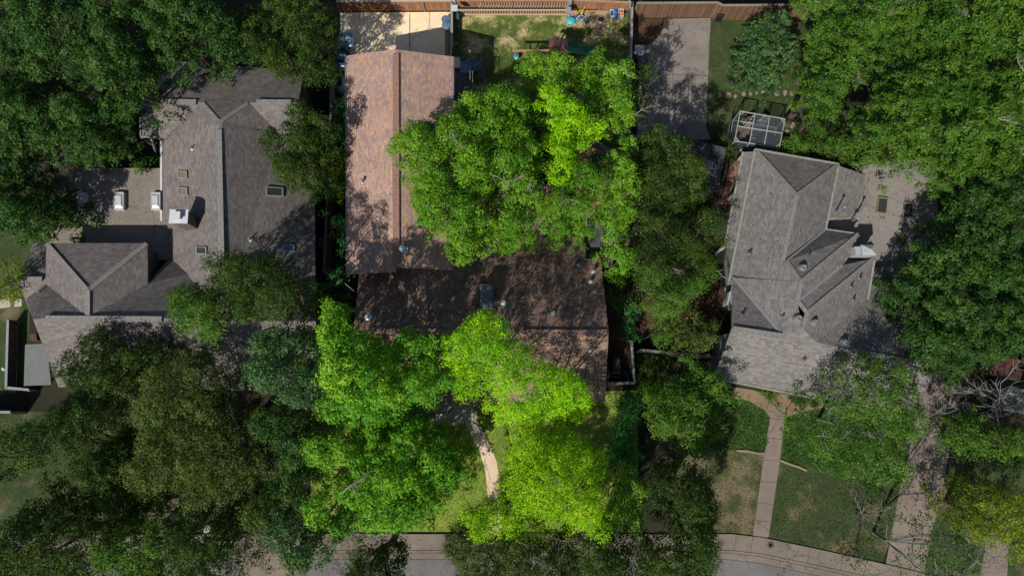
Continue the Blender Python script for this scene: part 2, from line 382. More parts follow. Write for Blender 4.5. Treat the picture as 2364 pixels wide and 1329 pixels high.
# concrete
sheet('alley', [(-400,-8), (2700,-8), (2700,-180), (-400,-180)], .014, M['alley'])
slab('driveway', [(785,30), (1044,28), (1043,150), (1045,240), (790,240)], -.05, .03, M['drive'])
sheet('driveway_joint', [(945,32), (947,32), (947,240), (945,240)], .034, plain('control_joint', (.12,.11,.1), .9))  # dark control joint in the slab
slab('neighbour_driveway', [(1478,110), (1508,98), (1527,75), (1535,44), (1641,42), (1637,110), (1630,296), (1642,322), (1560,325), (1470,318), (1476,180)], -.05, .03, M['drive_grey'])
jm = plain('dark_joint', (.05,.045,.04), .9)
sheet('driveway_joint', [(1480,168.5), (1634,175), (1634,176.2), (1480,169.8)], .034, jm)
sheet('driveway_joint', [(1527,90), (1528.2,90), (1523,290), (1521.8,290)], .034, jm)
slab('far_driveway', [(2165,820), (2220,880), (2185,1080), (2130,1330), (2040,1330), (2075,1140), (2110,1000), (2120,900)], -.05, .03, M['walk_pink'])
for a, b in (((2110,925),(2208,950)), ((2090,1060),(2188,1075)), ((2062,1200),(2158,1215))):
    sheet('driveway_joint', [a, b, (b[0], b[1]+1.3), (a[0], a[1]+1.3)], .034, jm)
slab('far_driveway', [(2285,1210), (2330,1200), (2325,1340), (2260,1340)], -.05, .03, M['walk_pink'])
slab('front_path', [(1782,935), (1815,935), (1800,1066), (1774,1240), (1738,1236), (1762,1066)], -.05, .045, M['walk_pink'])
for q in (965, 1010, 1060, 1110, 1160, 1200):
    t = (q-935)/300.0; xa, xb = 1782-44*t, 1816-42*t
    sheet('path_joint', [(xa,q), (xb,q+3), (xb,q+4), (xa,q+1)], .049, jm)
slab('flagstone_path', [(1695,893), (1740,900), (1765,912), (1781,932), (1781,968), (1765,945), (1730,925), (1690,918)], -.05, .04, M['flag'])
slab('flagstone_path', [(1817,930), (1850,930), (1900,915), (1900,940), (1850,950), (1815,962)], -.05, .04, M['flag'])
slab('entry_patio', [(1783,905), (1830,912), (1826,930), (1816,936), (1783,934), (1776,925)], -.05, .05, M['flag'])
top = [(-400,1205), (200,1233), (560,1232), (1690,1232), (1760,1240), (1880,1265), (2060,1305), (2364,1378), (2700,1470)]
bot = [(p[0]-6, p[1]+37) for p in top]
slab('sidewalk', top+bot[::-1], -.1, .10, M['sidewalk'])
for x, y in ((560,1232),(640,1232),(720,1232),(829,1232),(930,1232),(1030,1232),(1738,1237),(1700,1233),(1820,1253),(1870,1263),(1946,1280),(2000,1292)):
    sheet('sidewalk_joint', [(x,y+1), (x+1.2,y+1), (x-5,y+36), (x-6.2,y+36)], .104, jm)
kt = [(p[0], p[1]+38) for p in bot and top]; kb = [(p[0]-7, p[1]+43) for p in top]
slab('kerb', kt+kb[::-1], -.1, .13, M['sidewalk'])
gt = [(p[0]-7, p[1]+44) for p in top]; gb = [(p[0]-9, p[1]+58) for p in top]
sheet('gutter_strip', gt+gb[::-1], .016, M['sidewalk'])
sheet('road', [(p[0]-9, p[1]+59) for p in top]+[(2700,1800), (-400,1800)], .012, M['road'])
slab('left_front_path', [(378,1150), (412,1150), (405,1232), (372,1232)], -.05, .04, M['walk_pink'])
slab('left_driveway_apron', [(560,1236), (640,1236), (680,1345), (545,1345)], .0, .135, M['walk_pink'])
# centre entry walk
le = [(1060,937), (1073,975), (1092,1011), (1110,1050), (1121,1090), (1126,1146), (1128,1180), (1128,1232)]
ri = [(1093,937), (1103,970), (1118,1000), (1135,1035), (1147,1065), (1152,1100), (1156,1146), (1158,1180), (1158,1232)]
slab('grey_walk', [(1060,937), (1073,975), (1092,1011), (1118,1000), (1103,970), (1093,937)], -.05, .06, M['walk_grey'])
slab('tan_walk', le[2:]+ri[2:][::-1], -.05, .055, M['walk_tan'])
slab('front_stoop', [(948,925), (1058,925), (1060,938), (1072,978), (1012,979), (985,958), (950,945)], -.05, .12, M['walk_grey'])
sheet('stoop_joint', [(1043,938), (1044.2,938), (1046,979), (1044.8,979)], .124, jm)
sheet('walk_joint', [(1078,965), (1102,953), (1102,954), (1078,966)], .064, jm)
# stepping stones: things one could count
rs = random.Random(4)
stones = [(1641,222,5),(1661,220,6),(1681,221,8),(1698,222,5),(1717,217,5),(1733,216,5),(1747,215,4),(1762,213,5),(1776,215,3),(1795,216,7),(1813,214,6),(1829,216,6),(1841,213,4),(1828,238,6),(1827,247,6),(1830,290,8),(1818,305,7),(1836,312,7),(1850,318,7),(1820,322,8)]
for i, (x, y, r) in enumerate(stones):
    pts = []
    for k in range(8):
        a = 2*math.pi*k/8; q = r*rs.uniform(.7, 1.15)
        pts.append((x+q*.9*math.cos(a), y+q*1.1*math.sin(a)))
    mb = MB().prism(GA(pts, .06), 0, .06)
    w = 'pale' if i < 15 else 'shaded'
    tag(mb.build('stepping_stone', M['stone'], bevel=.015), 'pale flat stepping stone in the row across the grass below the round bush' if i < 13 else 'flat stepping stone laid beside the glazed screen room', 'stone', 'stepping stones in the grass' if i < 13 else 'stepping stones beside the screen room')

# ---------------------------------------------------------------- building helpers
def face_uv(vs):
    n = Vector((0,0,0))
    for i in range(len(vs)):
        a, b = vs[i], vs[(i+1) % len(vs)]
        n += Vector(((a.y-b.y)*(a.z+b.z), (a.z-b.z)*(a.x+b.x), (a.x-b.x)*(a.y+b.y)))
    n.normalize()
    if n.z < 0: n = -n
    u = Vector((0,0,1)).cross(n)
    u = u.normalized() if u.length > .02 else Vector((1,0,0))
    v = n.cross(u)
    return [(p.dot(u), p.dot(v)) for p in vs]
from mathutils.bvhtree import BVHTree
ROOFS = []
def roof_z(px, py, z):
    "height of the roof seen at a photo pixel, else the given height"
    o = Vector((0,0,CAMH)); d = (G(px, py, 0)-o).normalized(); best = None
    for t in ROOFS:
        h = t.ray_cast(o, d)
        if h[0] is not None and (best is None or h[3] < best[1]): best = (h[0].z, h[3])
    return best[0] if best else z
def roof(name, faces, m, parent, th=.16, fascia=None):
    "faces: lists of (px, py, z) in the photograph's own perspective, each at its real height"
    mb = MB(); idx = {}; edges = {}
    F = []
    for f in faces:
        ps = [G(*p) for p in f]
        ar = sum(ps[i].x*ps[(i+1)%len(ps)].y-ps[(i+1)%len(ps)].x*ps[i].y for i in range(len(ps)))
        if ar < 0: ps.reverse()
        F.append(ps)
    def key(p): return (round(p.x, 2), round(p.y, 2), round(p.z, 2))
    cnt = {}
    for ps in F:
        for i in range(len(ps)):
            a, b = key(ps[i]), key(ps[(i+1)%len(ps)]); cnt[(a, b)] = cnt.get((a, b), 0)+1
    for ps in F:
        uv = face_uv(ps); mb.uv[len(mb.f)] = uv
        mb.add(ps, [tuple(range(len(ps)))])
        lo = [p-Vector((0,0,th)) for p in ps]
        mb.add(lo, [tuple(range(len(ps)-1, -1, -1))], 1)
        for i in range(len(ps)):
            j = (i+1) % len(ps)
            if (key(ps[j]), key(ps[i])) not in cnt:
                mb.add([ps[i], lo[i], lo[j], ps[j]], [(0,1,2,3)], 1)
    ROOFS.append(BVHTree.FromPolygons(mb.v, mb.f))
    return mb.build(name, [m, fascia or M['fascia']], parent)
def wall(poly, m, parent, inset=.35, z0=0, name='wall', drop=.17, uv=False):
    P = [G(*p) for p in poly]; n = len(P)
    c = sum(P, Vector((0,0,0)))/n
    xy = []; zz = []
    for p in P:
        d = Vector((c.x-p.x, c.y-p.y)); q = Vector((p.x, p.y))+d.normalized()*inset*1.3
        xy.append(q); zz.append(p.z-drop)
    mb = MB().prism(xy, z0, zz)
    return mb.build(name, m, parent)
def strip(name, a, b, w, h, m, parent, lift=.0):
    A = G(*a)+Vector((0,0,lift)); B = G(*b)+Vector((0,0,lift))
    return MB().beam(A, B, w, h).build(name, m, parent)
def vent_pipe(parent, px, py, z, h=.45, r=.06, m=None, cap=True, name='vent_pipe', base=True):
    p = G(px, py, roof_z(px, py, z)); mb = MB()
    if base: mb.lathe(p-Vector((0,0,.1)), [(.16,0), (.16,.12), (.09,.17)], 10)
    mb.lathe(p, [(r,0), (r,h)], 10)
    if cap: mb.lathe(p+Vector((0,0,h)), [(r*1.9,0), (r*1.9,.07), (r*.8,.14)], 12)
    return mb.build(name, m or M['metal'], parent)
def turbine(parent, px, py, z, r=.3):
    p = G(px, py, roof_z(px, py, z)-.2); mb = MB()
    mb.lathe(p, [(r*1.15,0), (r*1.15,.28), (r*.9,.34), (r*.75,.5), (r*.45,.57), (r*.42,.53), (.02,.55)], 18)
    return mb.build('roof_vent', M['vent'], parent, smooth=True)
def skylight(parent, quad, z, gm, h=.14, fm=None, dome=False):
    "quad: four (px, py) corners at roof height z (z may be a list)"
    zs = [roof_z(q[0], q[1], z if not hasattr(z, '__len__') else z[0]) for q in quad]
    P = [G(q[0], q[1], k) for q, k in zip(quad, zs)]
    c = sum(P, Vector((0,0,0)))/4; up = Vector((0,0,h)); dn = Vector((0,0,-.25))
    inn = [p+(c-p).normalized()*.11 for p in P]
    mb = MB(); vs = [p+dn for p in P]+[p+up for p in P]+[p+up for p in inn]+[p+up*.75 for p in inn]
    fs = []
    for i in range(4):
        j = (i+1) % 4
        fs += [(i,j,4+j,4+i), (4+i,4+j,8+j,8+i), (8+i,8+j,12+j,12+i)]
    fr = mb.add(vs, fs).build('skylight', fm or M['metal'], parent)
    g = MB()
    if dome:
        k = [p+(c-p)*.35+Vector((0,0,h+.07)) for p in inn]; b = [p+up*.9 for p in inn]
        g.add(b+k, [(0,1,5,4),(1,2,6,5),(2,3,7,6),(3,0,4,7),(4,5,6,7)])
    else: g.add([p+up*.7 for p in inn], [(0,1,2,3)])
    g.build('pane', gm, fr); return fr

# ---------------------------------------------------------------- centre house
p0 = G(1110,766,0); p0.z = 0
H1 = thing('house', 'brown shingled house in the middle with a long wing running back to the tan driveway', 'house', p0)
wall([(800,129,5.2),(911,114,6.2),(1045,131,5.2),(1043,623,5.2),(914,622,6.1),(803,633,5.2)], M['brick'], H1)
wall([(830,605,2.8),(1387,599,3.2),(1404,767,5.6),(1397,920,2.8),(835,930,2.8),(816,765,5.6)], M['brick'], H1)
wing = roof('wing_roof', [[(800,129,5.2),(911,114,6.2),(914,617,6.2),(914,627,6.2),(803,633,5.2)], [(911,114,6.2),(1045,131,5.2),(1043,623,5.2),(914,617,6.2)]], M['shingle_brown'], H1, fascia=M['gutter_brown'])
strip('ridge_vent', (914,126,6.2), (915,612,6.2), .42, .07, M['cap_brown'], wing, .07)
strip('gutter', (798.6,130,5.15), (801.6,633,5.15), .12, .12, M['gutter_brown'], wing)
strip('gutter', (1046.5,132,5.15), (1044.5,623,5.15), .12, .12, M['gutter_brown'], wing)
vent_pipe(wing, 931, 577, 6.0, .45, .11, M['bright_metal'])
MB().box(G(935,577,roof_z(935,577,5.9)-.06), (.42,.42,.14)).build('vent_base', M['teal'] if 0 else M['bright_metal'], wing)
vent_pipe(wing, 837, 420, 5.4, .35, .06, M['metal'])
zl = lambda y: 5.6-(767-y)*.0135
main = roof('main_roof', [
    [(815,765,5.6),(1405,767,5.6),(1387,598,zl(598)),(1352,597,zl(597)),(1350,545,zl(545)),(1045,545,zl(545)),(1040,600,zl(600)),(833,600,zl(600))],
    [(815,765,5.6),(1405,767,5.6),(1397,923,2.8),(835,930,2.8)]], M['shingle_shaded'], H1, fascia=M['gutter_brown'])
roof('cross_gable', [[(982,750,5.42),(976,600,5.42),(868,600,3.42)], [(982,750,5.42),(976,600,5.42),(1105,600,3.42)]], M['shingle_shaded'], main)
strip('ridge_vent', (982,742,5.42), (977,632,5.42), .34, .06, M['cap_brown'], main, .05)
strip('ridge_vent', (1205,767,5.6), (1400,767.5,5.6), .36, .06, M['cap_brown'], main, .06)
strip('ridge_vent', (870,764,5.6), (1010,765,5.6), .36, .06, M['cap_brown'], main, .06)
roof('patio_roof', [[(1050,547,2.5),(1300,547,2.5),(1298,425,2.3),(1050,425,2.3)]], M['shingle_shaded'], H1)
roof('entry_roof', [[(930,905,3.34),(1110,905,3.34),(1100,938,2.72),(946,939,2.72)]], M['shingle_shaded'], H1)
for x in (955, 1022, 1092): MB().box(G(x,934,0), (.14,.14,2.62)).build('porch_post', M['wood'], H1)
roof('front_wing_roof', [[(880,800,4.6),(860,900,4.6),(800,960,2.8),(835,820,2.8)], [(880,800,4.6),(860,900,4.6),(930,950,2.8),(940,820,2.8)]], M['shingle_shaded'], H1)
strip('gutter', (1398.5,924,2.75), (1100,927,2.75), .12, .12, M['gutter_brown'], main)
# box chimney, flues, plumbing stacks
ch = MB().box(G(1123,688,4.2), (.72,1.38,1.25)).build('chimney', M['brick'], H1)
cp = G(1123,688,5.45); mb = MB(); mb.box(cp, (.86,1.52,.1)); mb.box(cp+Vector((0,0,.1)), (.8,1.46,.06), taper=.7)
mb.build('chimney_cap', M['teal_cap'], ch, bevel=.02)
vent_pipe(main, 1162, 701, 4.7, .6, .1, M['bright_metal']); MB().box(G(1162,703,roof_z(1162,703,4.6)-.06), (.3,.4,.16)).build('vent_base', M['bright_metal'], main)
vent_pipe(main, 853, 733, 5.0, .3, .13, M['bright_metal']); turbine(main, 1277, 723, 5.05, .16)
vent_pipe(main, 1369, 628, 3.7, .35, .07, M['metal']); vent_pipe(main, 1363, 651, 4.0, .25, .07)
vent_pipe(main, 1342, 658, 4.15, .2, .06, M['teal_cap']); vent_pipe(main, 1336, 612, 3.5, .3, .03, M['metal'], cap=False)
# deck on the back wing, deck by the tree
DK = thing('raised_deck', 'dark wooden deck beside the tiled back wing at the top of the spiral stair', 'deck', G(1065,190,0))
def deck_top(pts, z, m, parent, th=.12):
    return roof('deck_floor', [[(x,y,z) for x, y in pts]], m, parent, th, fascia=M['wood'])
deck_top([(1046,166),(1083,166),(1083,178),(1089,178),(1089,260),(1046,260)], 2.6, M['deck'], DK)
for x, y in ((1080,170),(1086,250)): MB().box(GU(x,y,2.5), (.14,.14,2.48)).build('post', M['wood'], DK)
mb = MB()
for a, b in (((1085,166),(1085,186)), ((1091,166),(1091,190))):
    for z in (2.7, 3.0, 3.55): mb.beam(G(a[0],a[1],z), G(b[0],b[1],z), .05, .06)
    mb.beam(G(a[0],a[1],2.6), G(a[0],a[1],3.58), .07, .07)
mb.build('railing', M['wood'], DK)
LD = thing('low_deck', 'weathered low boards beside the foot of the spiral stair', 'deck', G(1113,155,0))
deck_top([(1100,133),(1120,133),(1120,178),(1100,185)], .2, M['deck'], LD)
deck_top([(1046,133),(1064,133),(1064,166),(1046,166)], .2, M['deck'], LD)
BD = thing('garden_deck', 'brown deck with an angled corner half hidden under the garden trees', 'deck', G(1375,430,0))
deck_top([(1340,336),(1352,332),(1384,332),(1408,352),(1416,420),(1416,520),(1330,520),(1330,345)], .45, M['deck_lit'], BD)
mb = MB()
for a, b in (((1350,331),(1384,331)), ((1384,331),(1409,352))):
    for z in (.6, .95): mb.beam(G(a[0],a[1],z), G(b[0],b[1],z), .3, .05)
mb.build('bench_rail', M['wood'], BD)
PC = thing('patio_cover', 'dark grey flat patio cover tucked behind the brown house beside the bright tree', 'patio cover', G(1372,545,0))
roof('cover', [[(1352,512,2.3),(1392,512,2.3),(1392,570,2.3),(1352,570,2.3)]], plain('dark_cover', (.04,.046,.05), .7), PC, .08)
for x, y in ((1388,516),(1388,566),(1356,516)): MB().box(GU(x,y,2.2), (.1,.1,2.2)).build('post', M['wood'], PC)
tag(MB().beam(G(1352,577,.9), G(1393,577,.9), .35, .1).beam(G(1356,577,0), G(1356,577,.9), .1, .1).beam(G(1390,577,0), G(1390,577,.9), .1, .1).build('side_gate', M['wood']), 'brown board rail across the narrow gap behind the brown house', 'gate')
mb = MB()
for k in range(3): mb.tube([G(1357,588,.05+.04*k)+Vector((.2*math.cos(a), .2*math.sin(a), 0)) for a in [i*.5 for i in range(14)]], .018, 5)
tag(mb.build('pale_tubes', M['grey_bin']), 'coiled pale hose on the ground in the dark corner behind the brown house', 'hose')
hb = MB().beam(G(985,957,.9), G(1042,950,.9), .09, .06)
for x, y in ((987,957),(1014,953.5),(1040,950)): hb.beam(G(x,y,.1), G(x,y,.9), .05, .05)
tag(hb.build('handrail', M['black']), 'thin dark handrail along the front stoop of the brown house', 'handrail')

# ---------------------------------------------------------------- left house
H2 = thing('house', 'grey shingled house on the left with several gables, a flat roof and white skylights', 'house', G(450,500,0))
wall([(380,140,4.0),(700,166,4.0),(686,237,5.5),(690,322,4.0),(372,318,4.0),(350,236,5.5)], M['dark_siding'], H2)
wall([(378,330,3.0),(505,282,6.2),(720,330,3.2),(725,660,3.2),(515,720,6.2),(388,640,3.0)], M['dark_siding'], H2)
ra = roof('back_roof', [
    [(383,139,4.0),(702,166,4.0),(688,237,5.5),(575,237,5.5),(512,279,6.25),(505,281,6.25),(465,236,5.5),(348,236,5.5)],
    [(348,236,5.5),(465,236,5.5),(381,322,4.0),(368,315,4.0)],
    [(575,237,5.5),(688,237,5.5),(692,322,4.0),(642,306,4.2)],
    ], M['shingle_grey'], H2)
strip('ridge_vent', (371,236,5.5), (454,237,5.5), .36, .12, M['cap'], ra, .06)
strip('ridge_vent', (593,237,5.5), (673,238,5.5), .36, .12, M['cap'], ra, .06)
rb = roof('middle_roof', [
    [(465,236,5.5),(505,281,6.25),(516,745,6.2),(388,645,3.1),(388,575,3.1),(387,513,3.1),(375,510,2.9),(375,325,3.1),(381,322,3.9)],
    [(512,279,6.25),(575,237,5.5),(642,306,4.2),(726,340,3.1),(728,690,3.1),(516,745,6.2),(505,281,6.25)]], M['shingle_grey'], H2)
strip('ridge_vent', (507,300,6.22), (514,640,6.22), .36, .14, M['cap'], rb, .06)
for a, b in (((467,238,5.5),(505,281,6.25)), ((573,239,5.5),(512,279,6.25))): strip('hip_cap', a, b, .26, .05, M['cap'], ra, .03)
strip('gutter', (373,325,3.05), (373,510,2.9), .14, .14, M['white'], rb)
# dormer flat window set low at the east side
roof('side_roof', [[(632,537,3.9),(722,537,3.0),(722,640,3.0),(632,640,3.9)]], M['shingle_dark'], H2)
skylight(H2, [(653,565),(681,565),(681,581),(653,581)], 3.75, M['glass_blue'])
rd = roof('flat_roof', [[(160,390,2.95),(375,391,2.95),(389,515,2.95),(388,600,2.95),(120,600,2.95),(110,545,2.95),(155,440,2.95)]], M['flat'], H2)
wall([(160,390,2.95),(375,391,2.95),(388,600,2.95),(120,600,2.95)], M['dark_siding'], H2)
roof('lean_roof', [[(118,415,2.6),(160,400,2.9),(150,445,2.9),(108,440,2.6)]], M['shingle_grey'], H2)
strip('edge_flashing', (160,389.5,3.0), (374,390.5,3.0), .1, .08, M['stone'], rd)
for x0, y0, x1, y1 in ((184,447,205,486),(269,446.5,291,486.5),(354,447,375,486.5)):
    skylight(rd, [(x0,y0),(x1,y0),(x1,y1),(x0,y1)], 3.0, M['skydome'], .32, M['skydome'], dome=True)
for q, z, g in (([(411,396),(433,396),(434,412),(412,412)], 4.05, 'glass_amber'), ([(412,434),(434,434),(435,451),(413,451)], 4.1, 'glass_amber'), ([(454,571),(478,571),(479,587),(455,587)], 5.0, 'glass')):
    skylight(rb, q, [z-.25,z+.28,z+.28,z-.25], M[g], .16)
skylight(rb, [(616,432),(656,435),(656,455),(616,453)], [4.75,4.15,4.15,4.75], M['glass'], .18)
# chimney
cz = 6.4; c4 = [(395,486),(432,486),(432,515),(395,514)]
ch = MB().prism([Vector(p) for p in GA(c4, cz)], 2.5, cz).build('chimney', plain('brown_chimney_brick', (.08,.065,.05), .9, var=.4, scale=8), H2)
cc = G(413.5,500,cz); mb = MB(); mb.box(cc+Vector((0,0,.002)), (1.2,.92,.08)); mb.box(cc+Vector((-.05,-.02,.08)), (.5,.38,.3)); mb.box(cc+Vector((-.05,-.02,.38)), (.62,.5,.05))
mb.build('chimney_cap', M['white'], ch)
for x, y, z in ((441,171,4.6),(536,165,4.4),(444,343,4.7),(578,553,5.0)): vent_pipe(rb, x, y, z, .38, .05, M['metal'], cap=False)
# hipped upper room and front wing
rc = roof('hip_roof', [
    [(107,561,5.0),(340,561,5.0),(203,671,6.4)],
    [(107,561,5.0),(203,671,6.4),(203,731,6.4),(105,655,5.0)],
    [(340,561,5.0),(341,655,5.0),(205,731,6.4),(203,731,6.4),(203,671,6.4)]], M['shingle_grey'], H2)
wall([(107,561,5.0),(340,561,5.0),(341,655,5.0),(260,700,5.0),(150,700,5.0),(105,655,5.0)], M['dark_siding'], H2, .3)
for a, b in (((108,562,5.0),(203,671,6.4)), ((339,562,5.0),(203,671,6.4)), ((203,671,6.4),(203,731,6.4))): strip('hip_cap', a, b, .3, .05, M['cap'], rc, .03)
rf = roof('front_roof', [
    [(76,736,6.4),(203,731,6.4),(105,655,5.0),(60,690,5.3)],
    [(203,731,6.4),(205,731,6.4),(341,655,4.9),(388,600,3.4),(560,600,3.4),(720,690,3.4),(730,742,6.4)],
    [(76,736,6.4),(203,731,6.4),(730,742,6.4),(745,905,3.2),(135,893,3.2)]], M['shingle_grey'], H2)
wall([(100,740,6.2),(730,742,6.2),(745,905,3.2),(135,893,3.2)], M['dark_siding'], H2, .5)
strip('ridge_vent', (107,735,6.4), (375,737,6.4), .36, .12, M['cap'], rf, .06)
rl = roof('low_gable', [[(40,645,4.3),(106,645,4.3),(106,560,2.9),(62,597,3.0),(84,548,2.8)][:3]+[(82,548,2.7),(60,600,3.2)], [(40,645,4.3),(106,645,4.3),(106,656,4.2),(80,730,3.0),(72,725,2.9)]], M['shingle_grey'], H2)
strip('ridge_vent', (58,644,4.3), (99,644,4.3), .3, .1, M['cap'], rl, .05)
wall([(62,600,2.9),(106,565,2.9),(106,700,2.9),(76,715,2.9)], M['dark_siding'], H2, .2)
for x, y, z in ((84,613,3.6),(94,675,3.7)): vent_pipe(rl, x, y, z, .35, .06, M['metal'], cap=False)
strip('gable_window_frame', (548,803,4.4), (552,860,3.6), .1, .2, M['white'], rf)
# lattice screen and small slab at the back corner
LT = thing('lattice_cover', 'slatted lattice patio cover at the corner of the grey house under the big maple', 'lattice', G(345,270,0))
mb = MB(); z = 2.6
a0, a1, b1, b0 = (322,215), (365,215), (368,316), (325,316)
def lp(s, t): return ((a0[0]*(1-s)+a1[0]*s)*(1-t)+(b0[0]*(1-s)+b1[0]*s)*t, a0[1]*(1-t)+b0[1]*t)
k = 26
for i in range(-10, k):
    for sgn in (0, 1):
        pts = []
        s0, s1 = 0.0, 1.0
        t0, t1 = i/(k-1.), (i+10)/(k-1.)
        if sgn: t0, t1 = t1, t0
        q = []
        for jj in range(11):
            s = jj/10.; t = t0+(t1-t0)*s
            if 0 <= t <= 1: q.append(lp(s, t))
        if len(q) > 1: mb.beam(G(q[0][0],q[0][1],z+.012*sgn), G(q[-1][0],q[-1][1],z+.012*sgn), .045, .012)
mb.build('lattice', M['wood_grey'], LT)
mb = MB()
for a, b in ((a0,a1),(a1,b1),(b1,b0),(b0,a0)): mb.beam(G(a[0],a[1],z+.03), G(b[0],b[1],z+.03), .1, .1)
mb.build('frame', M['wood_grey'], LT)
for a in (a0, b0): MB().box(GU(a[0],a[1],2.6), (.1,.1,2.55)).build('post', M['wood_grey'], LT)
slab('back_step', [(366,318),(404,316),(404,338),(372,340)], 0, .5, M['walk_pink'])
tag(MB().beam(G(349,322,2.6), G(362,362,.2), .1, .1).build('leaning_post', M['wood_grey']), 'pale grey pole leaning in the dark gap beside the grey house', 'pole')
PT = thing('patio_cover', 'pale flat patio cover beside the left wall of the grey house', 'patio cover', G(85,840,0))
roof('cover', [[(58,795,2.5),(108,793,2.5),(118,888,2.5),(55,890,2.5)]], M['siding'], PT, .1, M['redbrick'])
for x, y in ((60,798),(58,886)): MB().box(GU(x,y,2.4), (.1,.1,2.38)).build('post', M['wood'], PT)
tag(MB().prism(GA([(66,768),(84,768),(86,785),(68,786)], .7), 0, .7).build('garden_bench', M['redbrick'], bevel=.05), 'dull red box seat by the pale patio cover', 'seat')
sheet('left_patio', [(0,692),(22,690),(24,708),(0,712)], .03, M['walk_grey']); sheet('left_patio', [(34,690),(50,690),(50,707),(33,708)], .03, M['walk_grey'])

# ---------------------------------------------------------------- right house
H3 = thing('house', 'taupe grey house set askew on the right with flat roof and white chimney', 'house', G(1830,650,0))
E = 3.4
r1 = roof('main_roof', [
    [(1743,346,E),(1935,380,E),(1839,451,4.9)],
    [(1743,346,E),(1839,451,4.9),(1807,600,5.0),(1682,656,E)],
    [(1682,656,E),(1807,600,5.0),(1815,603,5.05),(1849,650,5.6),(1840,694,5.6),(1693,640,E+.25)],
    [(1693,640,E+.25),(1840,694,5.6),(1852,757,5.7),(1808,775,5.3)],
    [(1935,380,E),(1907,529,E),(1815,603,5.05),(1807,600,5.0),(1839,451,4.9)],
    [(1907,529,E),(1981,541,4.2),(1849,650,5.6),(1815,603,5.05)],
    [(1981,541,4.2),(1968,584,4.25),(1945,612,4.35),(1843,694,5.58),(1840,694,5.6),(1849,650,5.6)],
    [(1843,694,5.58),(1945,612,4.35),(2018,596,4.15),(1863,722,5.65)],
    [(2018,596,4.15),(2002,690,3.9),(1885,790,5.3),(1852,757,5.7),(1863,722,5.65)],
    ], M['shingle_taupe'], H3, fascia=M['gutter'])
r2 = roof('front_roof', [
    [(1690,757,5.2),(1693,640,3.65),(1808,775,5.3)],
    [(1690,757,5.2),(1648,872,3.0),(1880,918,3.0),(2120,955,3.0),(2158,845,4.5),(1982,812,5.0),(1885,790,5.3),(1852,757,5.7),(1808,775,5.3)],
    [(1885,790,5.3),(2002,690,3.9),(2012,620,3.1),(2095,600,2.7),(2130,720,2.9),(2158,845,4.5),(1982,812,5.0)]], M['shingle_taupe'], H3, fascia=M['gutter'])
r3 = roof('porch_roof', [[(1716,351,2.8),(1742,350,3.15),(1697,573,3.15),(1672,571,2.8)]], M['shingle_taupe'], H3, fascia=M['gutter'])
r4 = roof('side_roof', [[(1935,382,3.2),(1998,404,2.6),(1988,486,2.6),(1972,500,2.6),(1908,500,3.2)]], M['shingle_taupe'], H3)
r5 = roof('flat_roof', [[(1992,364,2.5),(2160,372,2.5),(2170,620,2.5),(1900,620,2.5),(1905,498,2.5),(1986,490,2.5)]], M['flat_warm'], H3)
wall([(1743,346,E),(1935,380,E),(1907,529,E),(1981,541,3.4),(2018,596,3.4),(2002,690,3.4),(1850,790,3.4),(1720,760,E),(1693,640,E),(1682,656,E)], M['white_siding'], H3, .3)
wall([(1690,757,5.2),(1648,872,3.0),(2120,955,3.0),(2150,850,3.2),(1885,800,3.2),(1800,790,3.2)], M['white_siding'], H3, .3)
wall([(1860,760,3.0),(2002,690,3.4),(2095,600,2.6),(2130,720,2.8),(2150,840,3.2)], M['siding'], H3, .3)
wall([(1992,364,2.5),(2160,372,2.5),(2170,620,2.5),(1900,620,2.5),(1905,498,2.5)], M['siding'], H3, .3)
for x, y in ((1719,354),(1703,440),(1679,565)): MB().box(GU(x,y,2.7), (.14,.14,2.62)).build('porch_post', M['white'], H3)
for a, b in (((1742,345,E),(1936,379,E)), ((1742,346,E),(1681,656,E)), ((1907,530,E),(1982,541,4.15)), ((1936,380,E),(1906,529,E)), ((1715,351,2.78),(1671,571,2.78)), ((1648,873,2.98),(1880,919,2.98)), ((2019,596,4.1),(2003,690,3.85))):
    strip('gutter', a, b, .13, .11, M['gutter'], r1)
for a, b in (((1744,347,E),(1839,451,4.9)), ((1934,381,E),(1839,451,4.9)), ((1839,451,4.9),(1807,600,5.0)), ((1849,650,5.6),(1981,541,4.2)), ((1849,650,5.6),(1840,694,5.6)), ((1863,722,5.65),(2018,596,4.15)), ((1863,722,5.65),(1852,757,5.7)), ((1815,603,5.05),(1849,650,5.6)), ((1841,694,5.6),(1863,722,5.65))):
    strip('hip_cap', a, b, .28, .05, M['cap'], r1, .03)
strip('ridge_vent', (1692,759,5.2), (1806,776,5.3), .36, .1, M['cap'], r2, .06)
strip('ridge_vent', (1982,813,5.0), (2158,846,4.5), .36, .1, M['cap'], r2, .06)
for a, b in (((1693,640,3.68),(1808,776,5.32)), ((1907,530,E+.02),(1815,604,5.07)), ((1945,612,4.35),(1843,695,5.6))): strip('valley_flashing', a, b, .18, .03, M['metal'], r1, .02)
turbine(r1, 1849, 620, 6.1, .28); turbine(r2, 1838, 736, 6.55, .28); turbine(r2, 1875, 744, 6.5, .22); turbine(r1, 1944, 790, 5.1, .24); turbine(r2, 2072, 716, 3.4, .2)
for x, y, z, h in ((1929,490,3.0,1.3),(1978,491,2.7,1.2),(1963,512,2.5,1.0)): vent_pipe(r5, x, y, z, h, .05, M['metal'], base=False)
for x, y, z in ((1866,590,5.4),(1731,583,4.2),(1715,726,5.4),(1806,729,6.1),(1855,828,4.8),(1847,884,3.8),(1985,640,4.6),(1970,690,4.5),(1965,660,4.7)): vent_pipe(r1, x, y, z, .32, .06, M['dull_metal'], cap=False)
